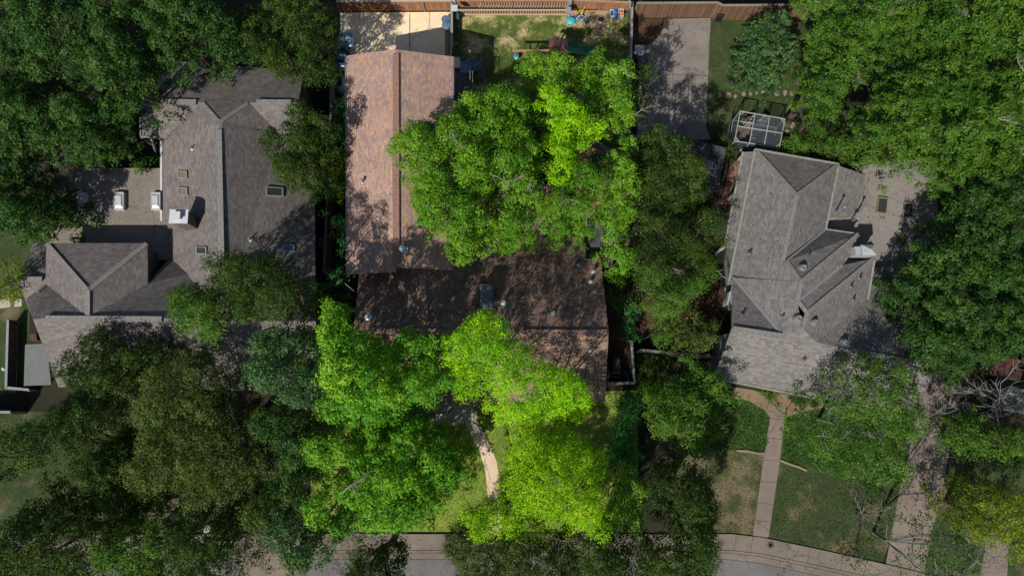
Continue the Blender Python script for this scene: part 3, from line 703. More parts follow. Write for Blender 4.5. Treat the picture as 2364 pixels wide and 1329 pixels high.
skylight(r5, [(2026,455),(2048,458),(2044,496),(2021,492)], 2.62, M['glass'], .16, plain('amber_curb', (.15,.15,.08), .6))
skylight(r5, [(2086,467),(2108,470),(2104,506),(2081,503)], 2.62, M['glass'], .16, plain('dull_curb', (.17,.18,.15), .6))
ch = MB().prism([Vector(p) for p in GA([(1973,569),(2020,569),(2018,590),(1976,587)], 4.7)], 2.4, 4.7).build('chimney', M['white_siding'], H3)
cc = G(2003,578,4.7); mb = MB().box(cc+Vector((0,0,.003)), (.95,.7,.16)); mb.box(cc+Vector((0,0,.163)), (.95,.7,.26), taper=.08); mb.build('chimney_cap', M['white_siding'], ch)
for k, (a, b) in enumerate((((1664,690),(1668,670)), ((1656,800),(1664,770)))):
    f = MB().beam(G(1674-6*k,705+95*k,1.9), G(1680-8*k,676+95*k,1.9), .06, 1.1).build('window', M['white'], H3)
AN = thing('roof_antenna', 'dark spindly antenna mast at the corner of the flat roof of the taupe house', 'antenna', G(1980,395,2.5))
MB().tube([G(1980,396,2.5), G(1980,396,4.3)], .035, 6).build('mast', M['dull_metal'], AN)
mb = MB(); c = G(1980,396,4.2)
mb.tube([c+Vector((-.8,-.3,0)), c+Vector((.6,.25,.05))], .025, 5)
for q in (-.7,-.35,0,.3): mb.tube([c+Vector((q+.08,.38*q-.3,.02)), c+Vector((q-.08,.38*q+.3,.02))], .015, 5)
mb.build('crossbar', M['dull_metal'], AN)
# far right house
H4 = thing('house', 'teal grey walled house with one small window at the right edge', 'house', G(2380,880,0))
g4 = [(2272,900),(2420,990),(2500,905),(2345,830)]
MB().prism(GA(g4, 0), 0, 4.6).build('wall', M['teal_wall'], H4)
top4 = [G(x, y, 0)+Vector((0,0,4.7)) for x, y in g4]; cen = sum(top4, Vector((0,0,0)))/4+Vector((0,0,1.6))
mb = MB(); ov = [p+(p-cen)*.1*Vector((1,1,0)).length for p in top4]
for i in range(4):
    j = (i+1) % 4; vs = [Vector((ov[i].x,ov[i].y,4.65)), Vector((ov[j].x,ov[j].y,4.65)), cen]; mb.uv[len(mb.f)] = face_uv(vs); mb.add(vs, [(0,1,2)])
    lo = [v-Vector((0,0,.14)) for v in vs[:2]]; mb.add([vs[0], vs[1], lo[1], lo[0]], [(0,3,2,1)], 1)
mb.build('roof', [M['shingle_brown'], M['fascia']], H4)
roof('porch_roof', [[(2282,862,2.7),(2372,884,3.2),(2440,845,3.2),(2305,822,2.7)]], M['redbrick'], H4, .14, M['fascia'])
a = G(2272,900,0); b = G(2420,990,0); d = (b-a).normalized(); nrm = Vector((d.y,-d.x,0))
q = a+d*.45+Vector((0,0,1.5))
f = MB().beam(q, q+d*1.3, .12, .95).build('window', M['white_siding'], H4)
MB().beam(q+nrm*.05+d*.08, q+nrm*.05+d*1.22, .06, .79).build('pane', M['glass'], f)
MB().beam(q+nrm*.085+d*.65-Vector((0,0,.4)), q+nrm*.085+d*.65+Vector((0,0,.4)), .04, .03).build('glazing_bar', M['white_siding'], f)

# ---------------------------------------------------------------- fences
def fence(name, label, pts, h, m, rails=True, cap=True, capm=None, side=1, post_gap=2.4, n_rail=2, th=.03):
    "board fence through photo points on the ground; boards carry UV in metres"
    P = [G(x, y, 0) for x, y in pts]
    mid = sum(P, Vector((0,0,0)))/len(P)
    F = thing(name, label, 'fence', mid)
    mb = MB(); rb = MB(); cb = MB(); u0 = 0; posts = []
    for a, b in zip(P[:-1], P[1:]):
        d = b-a; ln = d.length; d.normalize(); nn = Vector((d.y, -d.x, 0))*side
        o = nn*th/2; up = Vector((0,0,h)); z0 = Vector((0,0,.04))
        vs = [a-o+z0, b-o+z0, b-o+up, a-o+up, a+o+z0, b+o+z0, b+o+up, a+o+up]
        fi = len(mb.f); uv = [(u0,0),(u0+ln,0),(u0+ln,h),(u0,h)]
        mb.add(vs, [(0,1,2,3),(5,4,7,6),(3,2,6,7),(0,4,5,1),(0,3,7,4),(1,5,6,2)])
        mb.uv[fi] = uv; mb.uv[fi+1] = [uv[1],uv[0],uv[3],uv[2]]
        mb.uv[fi+2] = [(0,.05)]*4; mb.uv[fi+3] = [(0,.05)]*4; mb.uv[fi+4] = [(.05,0)]*4; mb.uv[fi+5] = [(.05,0)]*4
        k = max(1, int(round(ln/post_gap)))
        for i in range(k+1): posts.append(a+d*ln*i/k+nn*(th/2+.055))
        if rails:
            for j in range(n_rail):
                z = Vector((0,0,.3+(h-.5)*j/max(1,n_rail-1))); rb.beam(a+z+nn*(th/2+.024), b+z+nn*(th/2+.024), .045, .09)
        if cap: cb.beam(a+up+Vector((0,0,.02)), b+up+Vector((0,0,.02)), .17, .038)
        u0 += ln
    mb.build('boards', m, F)
    if rails: rb.build('rail', M['wood'], F)
    if cap: cb.build('cap_rail', capm or M['wood_grey'], F)
    for p in posts: MB().box(p, (.1,.1,h-.02)).build('post', M['wood'], F)
    return F
fence('wooden_fence', 'orange brown board fence along the back of the tan driveway with posts on this side', [(787,27),(1046,25)], 1.35, M['cedar'], side=1, capm=M['wood_pale'])
fence('wooden_fence', 'tall cedar fence with posts running behind the back lawn and sandpit', [(1047,20),(1315,20),(1452,26)], 1.15, M['cedar'], side=1, capm=M['wood_tan'])
fence('wooden_fence', 'dull brown board fence with pale cap rail behind the neighbour driveway on the right', [(1461,42),(1640,41),(1650,47),(1860,46)], 2.0, M['cedar_dim'], side=-1, capm=M['stone'], rails=False)
fence('wooden_fence', 'grey weathered fence between the back lawn and the neighbour driveway', [(1452,30),(1448,180),(1446,335)], 1.5, M['fence_grey'], side=-1)
fence('wooden_fence', 'low grey fence between the tan driveway and the back lawn', [(1046,28),(1046,128)], 1.2, M['fence_grey'], side=-1, capm=M['wood_grey'])
fence('wooden_fence', 'grey corner fence around the narrow side yard with the dark covered cart', [(1448,790),(1455,885),(1402,886)], 1.7, M['fence_grey'], side=1)
fence('wooden_fence', 'long weathered cross fence reaching the white wall of the taupe house', [(1466,812),(1642,828)], 1.8, M['fence_grey'], side=1, capm=M['wood'])
fence('wooden_fence', 'dim fence along the narrow left side yard of the brown house', [(780,180),(772,400),(762,640)], 1.7, M['fence_grey'], side=-1, capm=M['wood'])
fence('wooden_fence', 'short dark cross fence beside the small grey tree left of the brown house', [(764,690),(822,690)], 1.7, M['fence_grey'], side=1, capm=M['wood'])
fence('wooden_fence', 'grey fence outside the pale patio cover at the far left', [(42,742),(38,895),(90,900)], 1.0, M['fence_grey'], side=1)
fence('wooden_fence', 'short pale fence at the left edge above the leafy front garden', [(-60,950),(62,950)], 1.6, M['fence_grey'], side=1)

# rolling gate parked in front of the back fence
RG = thing('rolling_gate', 'long pale framed picket gate parked along the back fence of the lawn', 'gate', G(1180,38,0))
mb = MB(); pk = MB()
A = G(1050,36,0); B = G(1312,36,0); hh = .72
for z in (.12, hh): mb.beam(A+Vector((0,0,z)), B+Vector((0,0,z)), .09, .09)
for p in (A, B, (A+B)/2): mb.beam(p+Vector((0,0,.1)), p+Vector((0,0,hh)), .07, .07)
n = 44
for i in range(n):
    p = A+(B-A)*(i+.5)/n; pk.box(p+Vector((0,.06,.15)), (.13,.025,hh-.1))
pk.build('pickets', M['wood_tan'], RG); mb.build('gate_frame', M['wood_pale'], RG)
mb = MB()
for i in range(34):
    p = A+(B-A)*(.22+.76*i/33.); mb.beam(p+Vector((0,.12,hh+.12)), p+Vector((.12,.5,hh+.12)), .05, .03)
mb.build('slat_top', M['wood_pale'], RG)
GB = tag(MB().box(G(1312,24,0), (.35,.4,1.5)).box(G(1312,24,1.5), (.42,.46,.08)).build('gate_motor', M['wood_grey'], bevel=.02), 'grey upright box at the end of the picket gate by the sandpit', 'box')
tag(MB().box(G(1049,20,0), (.35,.35,2.0)).box(G(1049,20,2.0), (.5,.5,.1)).build('gate_pillar', M['white'], bevel=.02), 'white topped square pillar where the two back fences meet', 'pillar')
tag(MB().beam(G(1453,3,0)+Vector((0,0,0)), G(1453,3,3.2), .12, .12).beam(G(1453,3,2.4), G(1455,20,1.9), .1, .08).build('tall_post', M['wood_grey']), 'tall grey post at the back corner where three fences meet', 'post')

# ---------------------------------------------------------------- bins and small things
def bin_(px, py, m, label, rz=0, lidm=None, s=1.0, group=None, white=False, z=0.03):
    p = G(px, py, z); B = thing('rubbish_bin', label, 'bin', p, rz, group)
    Mw = Matrix.Identity(4)
    mb = MB().box(p, (.5*s,.58*s,.92*s), rz, taper=1.14); mb.build('body', m, B, bevel=.03)
    mb = MB().box(p+Vector((0,0,.925*s)), (.62*s,.72*s,.09*s), rz, taper=.9)
    c = Matrix.Rotation(rz,4,'Z')@Vector((0,-.36*s,.9*s)); mb.box(p+c, (.5*s,.08*s,.06*s), rz)
    lid = mb.build('lid', lidm or m, B, bevel=.02)
    for sx in (-1, 1):
        c = Matrix.Rotation(rz,4,'Z')@Vector((sx*.24*s,-.28*s,.02))
        w = MB(); a = Matrix.Rotation(rz,4,'Z')@Vector((.05,0,0)); w.tube([p+c-a+Vector((0,0,.1)), p+c+a+Vector((0,0,.1))], .11, 10); w.build('wheel', M['black'], B)
    if white: MB().box(p+Vector((.12,0,1.02*s)), (.12*s,.4*s,.012), rz).build('sticker', M['white'], B)
    return B
bin_(794,143,M['blue_bin'], 'upper of two dark blue bins with white stickers beside the brown garage wing', R(90), white=True)
bin_(793,168,M['blue_bin'], 'lower of two dark blue bins with white stickers beside the brown garage wing', R(90), white=True)
bin_(797,119,M['green_bin'], 'dark green lidded bin between the white box and the blue bins', R(90), s=1.05)
B0 = thing('storage_box', 'white topped storage box at the left edge of the tan driveway', 'box', G(802,97,.03))
MB().box(G(802,97,.03), (.9,.75,.75), R(-4)).build('body', M['grey_bin'], B0, bevel=.03)
MB().box(G(802,97,.78), (1.0,.84,.1), R(-4), taper=.9).build('lid', M['cloud_plastic'], B0, bevel=.03)
TC = thing('trash_can', 'round blue grey trash can at the upper right corner of the tan driveway', 'bin', G(1031,58,.03))
MB().lathe(G(1031,58,.03), [(.25,0),(.31,.8),(.33,.82)], 20).build('body', M['grey_bin'], TC)
MB().lathe(G(1031,58,.85), [(.36,0),(.36,.06),(.3,.12),(.1,.16),(.1,.2),(.02,.2)], 20).build('lid', M['grey_bin'], TC)
tag(MB().box(G(1055,39,0), (.35,.4,.75), taper=.95).box(G(1055,39,.75), (.4,.45,.06)).build('small_bin', M['green_bin'], bevel=.02), 'small dark green box in the corner of the lawn against the fence', 'box')
LD2 = thing('ladder', 'dark ladder lying along the low fence at the edge of the tan driveway', 'ladder', G(1034,100,.03))
mb = MB()
for dx in (-.13, .13): mb.beam(G(1033,70,.15)+Vector((dx,0,0)), G(1033,128,.15)+Vector((dx,0,0)), .05, .08)
mb.build('rail', M['black'], LD2); mb = MB()
for i in range(11):
    c = G(1033,70,.15)+(G(1033,128,.15)-G(1033,70,.15))*(i+.5)/11; mb.beam(c-Vector((.13,0,0)), c+Vector((.13,0,0)), .05, .04)
mb.build('rung', M['black'], LD2)
tag(MB().lathe(G(789,216,0), [(.26,0),(.32,.3),(.34,.62),(.2,.78),(.05,.82)], 16).build('rain_barrel', M['teal_cap'] if 0 else M['grey_bin'], smooth=True), 'pale teal round barrel in the shrubs beside the garage wing', 'barrel')
tag(MB().box(G(772,417,0), (.5,.5,.5)).build('planter_box', M['orange'], bevel=.04), 'orange planter box under the shrubs left of the garage wing', 'planter')
bin_(1470,130,M['cloud_plastic'] if 0 else M['metal'], 'pale grey bin at the left edge of the neighbour driveway', R(90), s=1.1)
bin_(1477,158,M['black'], 'black bin below the pale grey one beside the neighbour driveway', R(90), s=1.1)
bin_(1656,44,M['black'], 'black bin against the brown fence at the corner of the neighbour lawn', R(0), s=.9)
# pale crack filler on the neighbour driveway, drawn as thin tubes
mb = MB()
mb.tube([G(x,y,.05) for x, y in ((1482,175),(1492,170),(1505,160),(1518,148),(1530,130))], .03, 5)
mb.tube([G(x,y,.05) for x, y in ((1537,84),(1539,100),(1541,115),(1537,135),(1536,150),(1533,168))], [.02,.03,.05,.07,.1,.13], 5)
mb.tube([G(x,y,.05) for x, y in ((1542,100),(1540,120),(1539,140),(1536,160))], .025, 5)
tag(mb.build('pale_tubes', M['walk_grey']), 'pale crack filler branching over the neighbour driveway on the right', 'hose')
# spiral stair
SC = thing('spiral_staircase', 'dark metal spiral staircase turning up to the wooden deck beside the tiled wing', 'staircase', G(1090,147,0))
c0 = GU(1088,149,1.5); MB().tube([c0, c0+Vector((0,0,3.5))], .06, 10).build('pole', M['metal'], SC)
n = 15; outer = []
for i in range(n):
    a = R(165)-i*R(21); a2 = a-R(23); z = .15+i*.165
    mb = MB(); k = 4; vs = []
    for zz in (z, z+.04):
        vs += [c0+Vector((.06*math.cos(a),.06*math.sin(a),zz)), c0+Vector((.06*math.cos(a2),.06*math.sin(a2),zz))]
        vs += [c0+Vector((.82*math.cos(a2+(a-a2)*j/3),.82*math.sin(a2+(a-a2)*j/3),zz)) for j in range(4)]
    mb.add(vs, [tuple(range(5,-1,-1)), tuple(range(6,12))]+[(j,(j+1)%6,6+(j+1)%6,6+j) for j in range(6)])
    mb.build('step', M['teal_cap'] if i < 11 else M['grey_bin'], SC)
    outer.append(c0+Vector((.82*math.cos((a+a2)/2), .82*math.sin((a+a2)/2), z)))
MB().tube([p+Vector((0,0,.9)) for p in outer], .025, 6).build('handrail', M['black'], SC)
mb = MB()
for p in outer: mb.tube([p, p+Vector((0,0,.9))], .014, 5)
mb.build('balusters', M['black'], SC)
pl = G(1075,158,2.6); MB().box(pl, (.8,.75,.05)).build('landing', M['grey_bin'], SC)
tag(MB().box(G(1054,150,.2), (.55,.5,.7)).box(G(1054,150,.9), (.6,.55,.05)).build('storage_cabinet', M['walk_tan'], bevel=.02), 'beige square cabinet between the garage wing and the spiral stair', 'cabinet')
# playset
PS = thing('playset', 'wooden playset with red brown roof, swing beam and dark green slide on the back lawn', 'playset', G(1285,115,0))
mb = MB()
for x, y in ((1273,95),(1306,95),(1306,122),(1273,122)): mb.box(GU(x,y,2.5), (.1,.1,2.45))
UP = Vector((0,0,1.3)); mb.beam(GU(1273,95,2.5)+UP,GU(1306,95,2.5)+UP,.05,.14); mb.beam(GU(1273,122,2.5)+UP,GU(1306,122,2.5)+UP,.05,.14)
mb.build('tower_frame', M['wood_tan'], PS)
roof('platform', [[(1272,117,1.2),(1305,117,1.2),(1305,146,1.2),(1272,146,1.2)]], M['deck_lit'], PS, .08)
roof('play_roof', [[(1268,90,2.5),(1311,89,2.5),(1311,107,3.05),(1268,107,3.05)], [(1268,107,3.05),(1311,107,3.05),(1312,127,2.5),(1268,127,2.5)]], M['red_wood'], PS, .05, M['red_wood'])
MB().beam(G(1264,92,2.4),G(1272,92,2.4),.08,.25).beam(G(1276,88,2.48),G(1292,86,2.48),.06,.2).build('gable_trim', M['red_wood'], PS)
MB().beam(G(1183,118,2.3),G(1274,117,2.3),.11,.14).build('swing_beam', M['wood_tan'], PS)
MB().beam(G(1211,118,2.3),G(1212,96,0),.09,.11).beam(G(1211,118,2.3),G(1210,212,0),.09,.11).beam(G(1212,106,.9),G(1211,175,.9),.05,.09).build('a_frame_leg', M['orange'] if 0 else M['wood_tan'], PS)
sw = MB().blob(G(1192,131,.55), (.2,.27,.09), 3, jit=.03).build('swing_seat', M['teal'], PS, smooth=True)
MB().box(G(1192,128,.62),(.05,.2,.05)).build('seat_strap', M['black'], sw)
mb = MB()
for dx in (-.16,.16): mb.tube([G(1192,131,.6)+Vector((dx,0,0)), G(1192,118,2.3)+Vector((dx,0,0))], .012, 4)
mb.build('chain', M['metal'], PS)
# slide: a sloping trough with raised sides
pa = [G(1311,112,1.25), G(1325,115,1.1), G(1342,119,.65), G(1358,124,.25), G(1368,127,.15)]
mb = MB(); vs = []; w = [(-.34,.22),(-.32,.02),(-.15,-.03),(.15,-.03),(.32,.02),(.34,.22)]
for i, p in enumerate(pa):
    d = (pa[min(i+1,4)]-pa[max(i-1,0)]); d.z = 0; d.normalize(); sd = Vector((-d.y,d.x,0))
    vs += [p+sd*a*1.15+Vector((0,0,b)) for a, b in w]+[p+sd*a*1.22+Vector((0,0,b-.05)) for a, b in w]
fs = []
for i in range(4):
    for j in range(5):
        a = i*12+j; fs += [(a,a+1,a+13,a+12), (a+6,a+18,a+19,a+7)]
    fs += [(i*12,i*12+12,i*12+18,i*12+6), (i*12+5,i*12+11,i*12+23,i*12+17)]
mb.add(vs, fs).build('slide', M['slide_green'], PS, smooth=True)
# sandpit
SP = thing('sandpit', 'timber edged sandpit in the corner of the back lawn full of small toys', 'sandpit', G(1356,46,0))
sp = [(1309,27),(1405,27),(1405,60),(1372,64),(1340,63),(1308,60)]
MB().prism(GA(sp,.12), .0, .12).build('sand', M['sand'], SP)
mb = MB()
for a, b in zip(sp, sp[1:]+sp[:1]): mb.beam(G(a[0],a[1],.09), G(b[0],b[1],.09), .1, .18)
mb.build('timber_edge', M['wood_tan'], SP)
def digger(px, py, rz, label):
    p = G(px, py, .12); D = thing('toy_digger', label, 'toy', p, rz, 'toys in the sandpit')
    Rz = Matrix.Rotation(rz,4,'Z'); q = lambda x,y,z: p+Rz@Vector((x,y,z))
    MB().box(q(0,0,.1), (.34,.2,.14), rz).box(q(-.05,0,.24), (.16,.17,.14), rz, taper=.85).build('body', M['yellow'], D)
    MB().beam(q(.15,0,.25), q(.38,0,.38), .05, .06).beam(q(.38,0,.38), q(.52,0,.14), .05, .05).box(q(.54,0,.02), (.12,.18,.14), rz, taper=1.3).build('digger_arm', M['yellow'], D)
    for s in (-1,1): MB().box(q(0,.12*s,0), (.36,.07,.12), rz).build('track', M['black'], D)
digger(1331,34,R(30),'yellow toy digger near the upper left corner of the sandpit')
digger(1344,31,R(60),'second yellow toy digger with raised arm against the back edge of the sandpit')
TB = thing('toy_turtle', 'teal turtle shaped play tray at the left end of the sandpit', 'toy', G(1317,48,.12))
MB().blob(G(1318,48,.22), (.36,.36,.16), 5, jit=.03, n=14).build('shell', M['teal'], TB, smooth=True)
mb = MB()
for dx, dy in ((-.33,.18),(.3,.25),(-.28,-.28),(.26,-.26),(-.1,.42)): mb.blob(G(1318,48,.18)+Vector((dx,dy,0)), (.12,.1,.07), 1, n=8, k=4)
mb.build('flipper', M['teal'], TB, smooth=True)
def bucket(px, py, m, label, s=1.0):
    p = G(px, py, .12); B = thing('toy_bucket', label, 'toy', p, 0, 'toys in the sandpit')
    MB().lathe(p, [(.09*s,0),(.13*s,.2*s),(.14*s,.2*s),(.11*s,.18*s),(.08*s,.03)], 12).build('body', m, B)
    MB().tube([p+Vector((.13*s*math.cos(a), 0, .2*s+.1*s*math.sin(a))) for a in [i*math.pi/6 for i in range(7)]], .012, 4).build('handle', M['white'], B)
bucket(1342,42,M['blue'],'small round blue bucket in the middle of the sandpit',1.2)
bucket(1332,50,M['teal'],'little teal bucket beside the turtle tray')
bucket(1326,41,M['purple'],'purple bucket beside the upper yellow digger in the sandpit',1.2)
bucket(1386,56,M['white'],'tiny white bucket near the right end of the sandpit',.8)
TK = thing('toy_truck', 'blue and black toy truck with yellow crane arm in the middle of the sandpit', 'toy', G(1354,48,.12), R(35), 'toys in the sandpit')
p = G(1354,48,.12); rz = R(35)
MB().box(p+Vector((0,0,.08)), (.45,.22,.12), rz).box(p+Vector((.12,.08,.2)), (.15,.2,.13), rz, taper=.85).build('body', M['blue'], TK)
MB().beam(p+Vector((-.1,-.05,.25)), p+Vector((.3,.32,.4)), .05, .05).build('crane_arm', M['yellow'], TK)
for sx in (-.14,.14):
    for sy in (-.12,.12):
        c = p+Matrix.Rotation(rz,4,'Z')@Vector((sx,sy,.07)); a = Matrix.Rotation(rz,4,'Z')@Vector((0,.03,0)); MB().tube([c-a,c+a], .07, 10).build('wheel', M['black'], TK)
mb = MB().tube([G(1345,52,.16),G(1346,60,.16)], .03, 5).beam(G(1341,51,.16), G(1352,53,.16), .05, .04); tag(mb.build('toy_rake', M['yellow']), 'yellow toy rake lying on the sand near the front edge', 'toy', 'toys in the sandpit')
tag(MB().blob(G(1388,46,.16), (.25,.2,.09), 2, n=8, k=4).build('toy_mould', M['orange'] if 0 else M['redbrick']), 'dull red sand mould at the right side of the sandpit', 'toy', 'toys in the sandpit')
tag(MB().box(G(1329,58,.12), (.16,.1,.1), R(20)).box(G(1329,58,.22), (.08,.08,.06), R(20)).build('toy_car', M['yellow'], bevel=.01), 'tiny yellow toy car near the lower left edge of the sandpit', 'toy', 'toys in the sandpit')
def crate(px, py, m, w, d, h, label, fill=None):
    p = G(px, py, .01); B = thing('crate', label, 'crate', p, 0, 'crates beside the sandpit'); mb = MB(); t = .03
    mb.box(p, (w,d,.03)); mb.box(p+Vector((-w/2+t/2,0,.03)), (t,d,h)); mb.box(p+Vector((w/2-t/2,0,.03)), (t,d,h))
    mb.box(p+Vector((0,-d/2+t/2,.031)), (w-2*t-.002,t,h-.001)); mb.box(p+Vector((0,d/2-t/2,.031)), (w-2*t-.002,t,h-.001)); mb.build('tub', m, B)
    if fill: 
        f = MB().blob(p+Vector((0,0,h*.7)), (w*.42,d*.42,h*.42), 7, n=9, k=4, jit=.2).build('toys', fill, B)
crate(1411,37,M['cloud_plastic'],.3,.55,.4,'pale narrow crate right beside the sandpit edge', M['purple'])
crate(1420,35,M['blue'],.5,.5,.4,'blue crate heaped with blue toys in the lawn corner', M['blue'])
crate(1432,36,M['white'],.4,.6,.42,'white crate holding orange things at the fence corner of the lawn', M['orange'])
bucket(1417,42,M['teal'],'teal pail in front of the blue crate')
mb = MB().tube([G(1407,60,.3),G(1414,50,.5)], .035, 6).blob(G(1405,62,.2), (.14,.14,.12), 3, n=8, k=4); tag(mb.build('toy_spade', M['lime']), 'lime green toy spade leaning at the front corner of the sandpit', 'toy')
tag(MB().lathe(G(1139,97,0), [(.22,0),(.22,.05),(.1,.07),(.1,.04),(.02,.04)], 14).build('sprinkler_ring', M['dull_metal']), 'small grey ring lying on the lawn above the spiral stair', 'ring')
# covered cart in the right side yard
CC = thing('covered_grill', 'black covered grill or cart standing in the narrow fenced side yard', 'grill', G(1419,842,0))
p = G(1419,842,0)
MB().box(p+Vector((0,0,.12)), (.82,1.5,.55), taper=.96).build('body', M['black'], CC, bevel=.12)
MB().box(p+Vector((0,.05,.672)), (.72,1.15,.32), taper=.72).build('hood', M['black_cover'], CC, bevel=.1)
MB().box(p+Vector((0,-.86,.5)), (.6,.16,.06)).build('side_shelf', M['black'], CC, bevel=.02)
for sx in (-1,1):
    for sy in (-.55,.55): MB().tube([p+Vector((sx*.36,sy,.12)), p+Vector((sx*.46,sy,.12))], .12, 12).build('wheel', M['black'], CC)
MB().beam(p+Vector((-.3,-.58,.72)), p+Vector((.3,-.58,.72)), .03, .03).build('handle', M['metal'], CC)
tag(MB().beam(G(1443,855,.05), G(1452,878,.7), .1, .05).build('plank', M['wood_grey']), 'loose grey plank leaning in the corner of the fenced side yard', 'plank')
# glazed screen room
SR = thing('screen_room', 'white framed glazed screen room on the lawn behind the taupe house', 'screen room', G(1757,310,0))
zt = 2.6; q4 = [(1709,257),(1812,275),(1799,341),(1696,326)]
Q = [G(x,y,zt) for x, y in q4]; mb = MB()
def qp(s, t): return (Q[0]*(1-s)+Q[1]*s)*(1-t)+(Q[3]*(1-s)+Q[2]*s)*t
for s in (0,.33,.66,1): mb.beam(qp(s,0), qp(s,1), .055, .06)
for t in (0,.5,1): mb.beam(qp(0,t)+Vector((0,0,.004)), qp(1,t)+Vector((0,0,.004)), .055, .06)
for (s, t, s2, t2) in ((0,.14,.09,0),(1,.14,.91,0),(0,.86,.09,1),(1,.86,.91,1)): mb.beam(qp(s,t)+Vector((0,0,.008)), qp(s2,t2)+Vector((0,0,.008)), .05, .06)
mb.build('roof_frame', M['cage'], SR); mb = MB()
for s in (0,.33,.66,1):
    for t in (0,1): a = qp(s,t); mb.beam(Vector((a.x,a.y,0)), a, .055, .055)
for z in (.1,1.0):
    for a, b in (((0,0),(1,0)),((1,0),(1,1)),((1,1),(0,1)),((0,1),(0,0))): 
        A_ = qp(*a); B_ = qp(*b); A_.z = z; B_.z = z; mb.beam(A_, B_, .05, .06)
mb.build('wall_frame', M['cage'], SR)
mb = MB(); A_, B_, C_, D_ = [qp(*k)+Vector((0,0,-.03)) for k in ((.34,.03),(.98,.03),(.98,.97),(.34,.97))]
mb.add([A_,B_,C_,D_], [(0,3,2,1)])
for a, b in (((0,0),(0,1)),((0,1),(1,1)),((1,1),(1,0))):
    u, v = qp(*a), qp(*b); mb.add([Vector((u.x,u.y,.1)), Vector((v.x,v.y,.1)), v, u], [(0,1,2,3)])
mb.build('screen', M['screen'], SR)
pan = MB(); g0 = [qp(-.03,.1), qp(-.03,.9)]
pan.add([Vector((g0[0].x,g0[0].y,.1)), Vector((g0[1].x,g0[1].y,.1)), Vector((g0[1].x-.35,g0[1].y,2.3)), Vector((g0[0].x-.35,g0[0].y,2.3))], [(0,1,2,3)]); pan.build('side_panel', M['white_siding'], SR)
fl = MB(); fl.prism([(qp(s,t).x, qp(s,t).y) for s, t in ((.01,.01),(.99,.01),(.99,.99),(.01,.99))], .0, .06); fl.build('floor', M['walk_pink'], SR)
def chair(px, py, rz, m, label):
    p = G(px, py, .06); Ch = thing('patio_chair', label, 'chair', p, rz)
    Rz = Matrix.Rotation(rz,4,'Z'); q = lambda x,y,z: p+Rz@Vector((x,y,z))
    MB().box(q(0,0,.4), (.55,.55,.08), rz).build('seat', m, Ch); MB().beam(q(-.27,.28,.75), q(.27,.28,.75), .07, .6).build('backrest', m, Ch)
    for x in (-.24,.24):
        for y in (-.24,.24): MB().beam(q(x,y,0), q(x,y,.4), .04, .04).build('leg', M['white'], Ch)
chair(1726,290,R(20),M['walk_pink'],'pale patio chair nearest the left wall inside the screen room')
chair(1752,288,R(-50),M['white_siding'],'white patio chair in the middle of the screen room')
chair(1736,325,R(160),M['walk_pink'],'pale patio chair near the front side of the screen room')
TT = thing('round_table', 'round dark table inside the screen room', 'table', G(1738,308,.06))
MB().lathe(G(1738,308,.06), [(.45,.68),(.47,.7),(.45,.73)], 20).build('tabletop', M['dull_metal'], TT); MB().lathe(G(1738,308,.06), [(.25,0),(.05,.05),(.05,.68)], 12).build('leg', M['dull_metal'], TT)
# decking of the right house
RD = thing('wooden_deck', 'orange brown wooden deck along the taupe house beside the dark shed', 'deck', G(1690,410,0))
deck_top([(1694,345),(1722,348),(1690,470),(1664,470)], .35, M['deck_warm'], RD)
mb = MB()
for z in (.55,.95): mb.beam(G(1680,375,z), G(1664,438,z), .05, .05)
for i in range(13): 
    a = G(1680,375,0)+(G(1664,438,0)-G(1680,375,0))*i/12; mb.beam(a+Vector((0,0,.35)), a+Vector((0,0,.97)), .035, .035)
mb.build('railing', M['bark'], RD)
RD2 = thing('wooden_deck', 'dim wooden deck between the screen room and the taupe house', 'deck', G(1830,350,0))
deck_top([(1740,335),(1810,340),(1870,352),(1870,372),(1745,352)], .3, M['deck_warm'], RD2)
tag(MB().box(G(1697,420,.36), (.34,.68,.02), R(-5)).build('door_mat', M['bark']), 'dark rectangular mat on the orange brown deck', 'mat')
GR = thing('round_grill', 'black round grill standing on the deck corner by the screen room', 'grill', G(1709,347,.35))
MB().lathe(G(1709,347,.9), [(.1,0),(.28,.1),(.33,.25),(.33,.28),(.26,.42),(.1,.5),(.03,.52)], 18).build('kettle', M['black'], GR, smooth=True)
mb = MB()
for k in range(3): mb.tube([G(1709,347,.92)+Vector((.15*math.cos(k*2.1),.15*math.sin(k*2.1),0)), G(1709,347,.35)+Vector((.32*math.cos(k*2.1),.32*math.sin(k*2.1),0))], .018, 5)
mb.build('leg', M['black'], GR)
SH = thing('shed', 'dark shingled shed behind the fence of the neighbour driveway', 'shed', G(1615,380,0))
roof('roof', [[(1560,313,2.9),(1677,341,2.9),(1658,440,2.3),(1540,430,2.3)]], M['shingle_dark'], SH)
wall([(1560,313,2.9),(1677,341,2.9),(1658,440,2.3),(1540,430,2.3)], M['siding'], SH, .2)
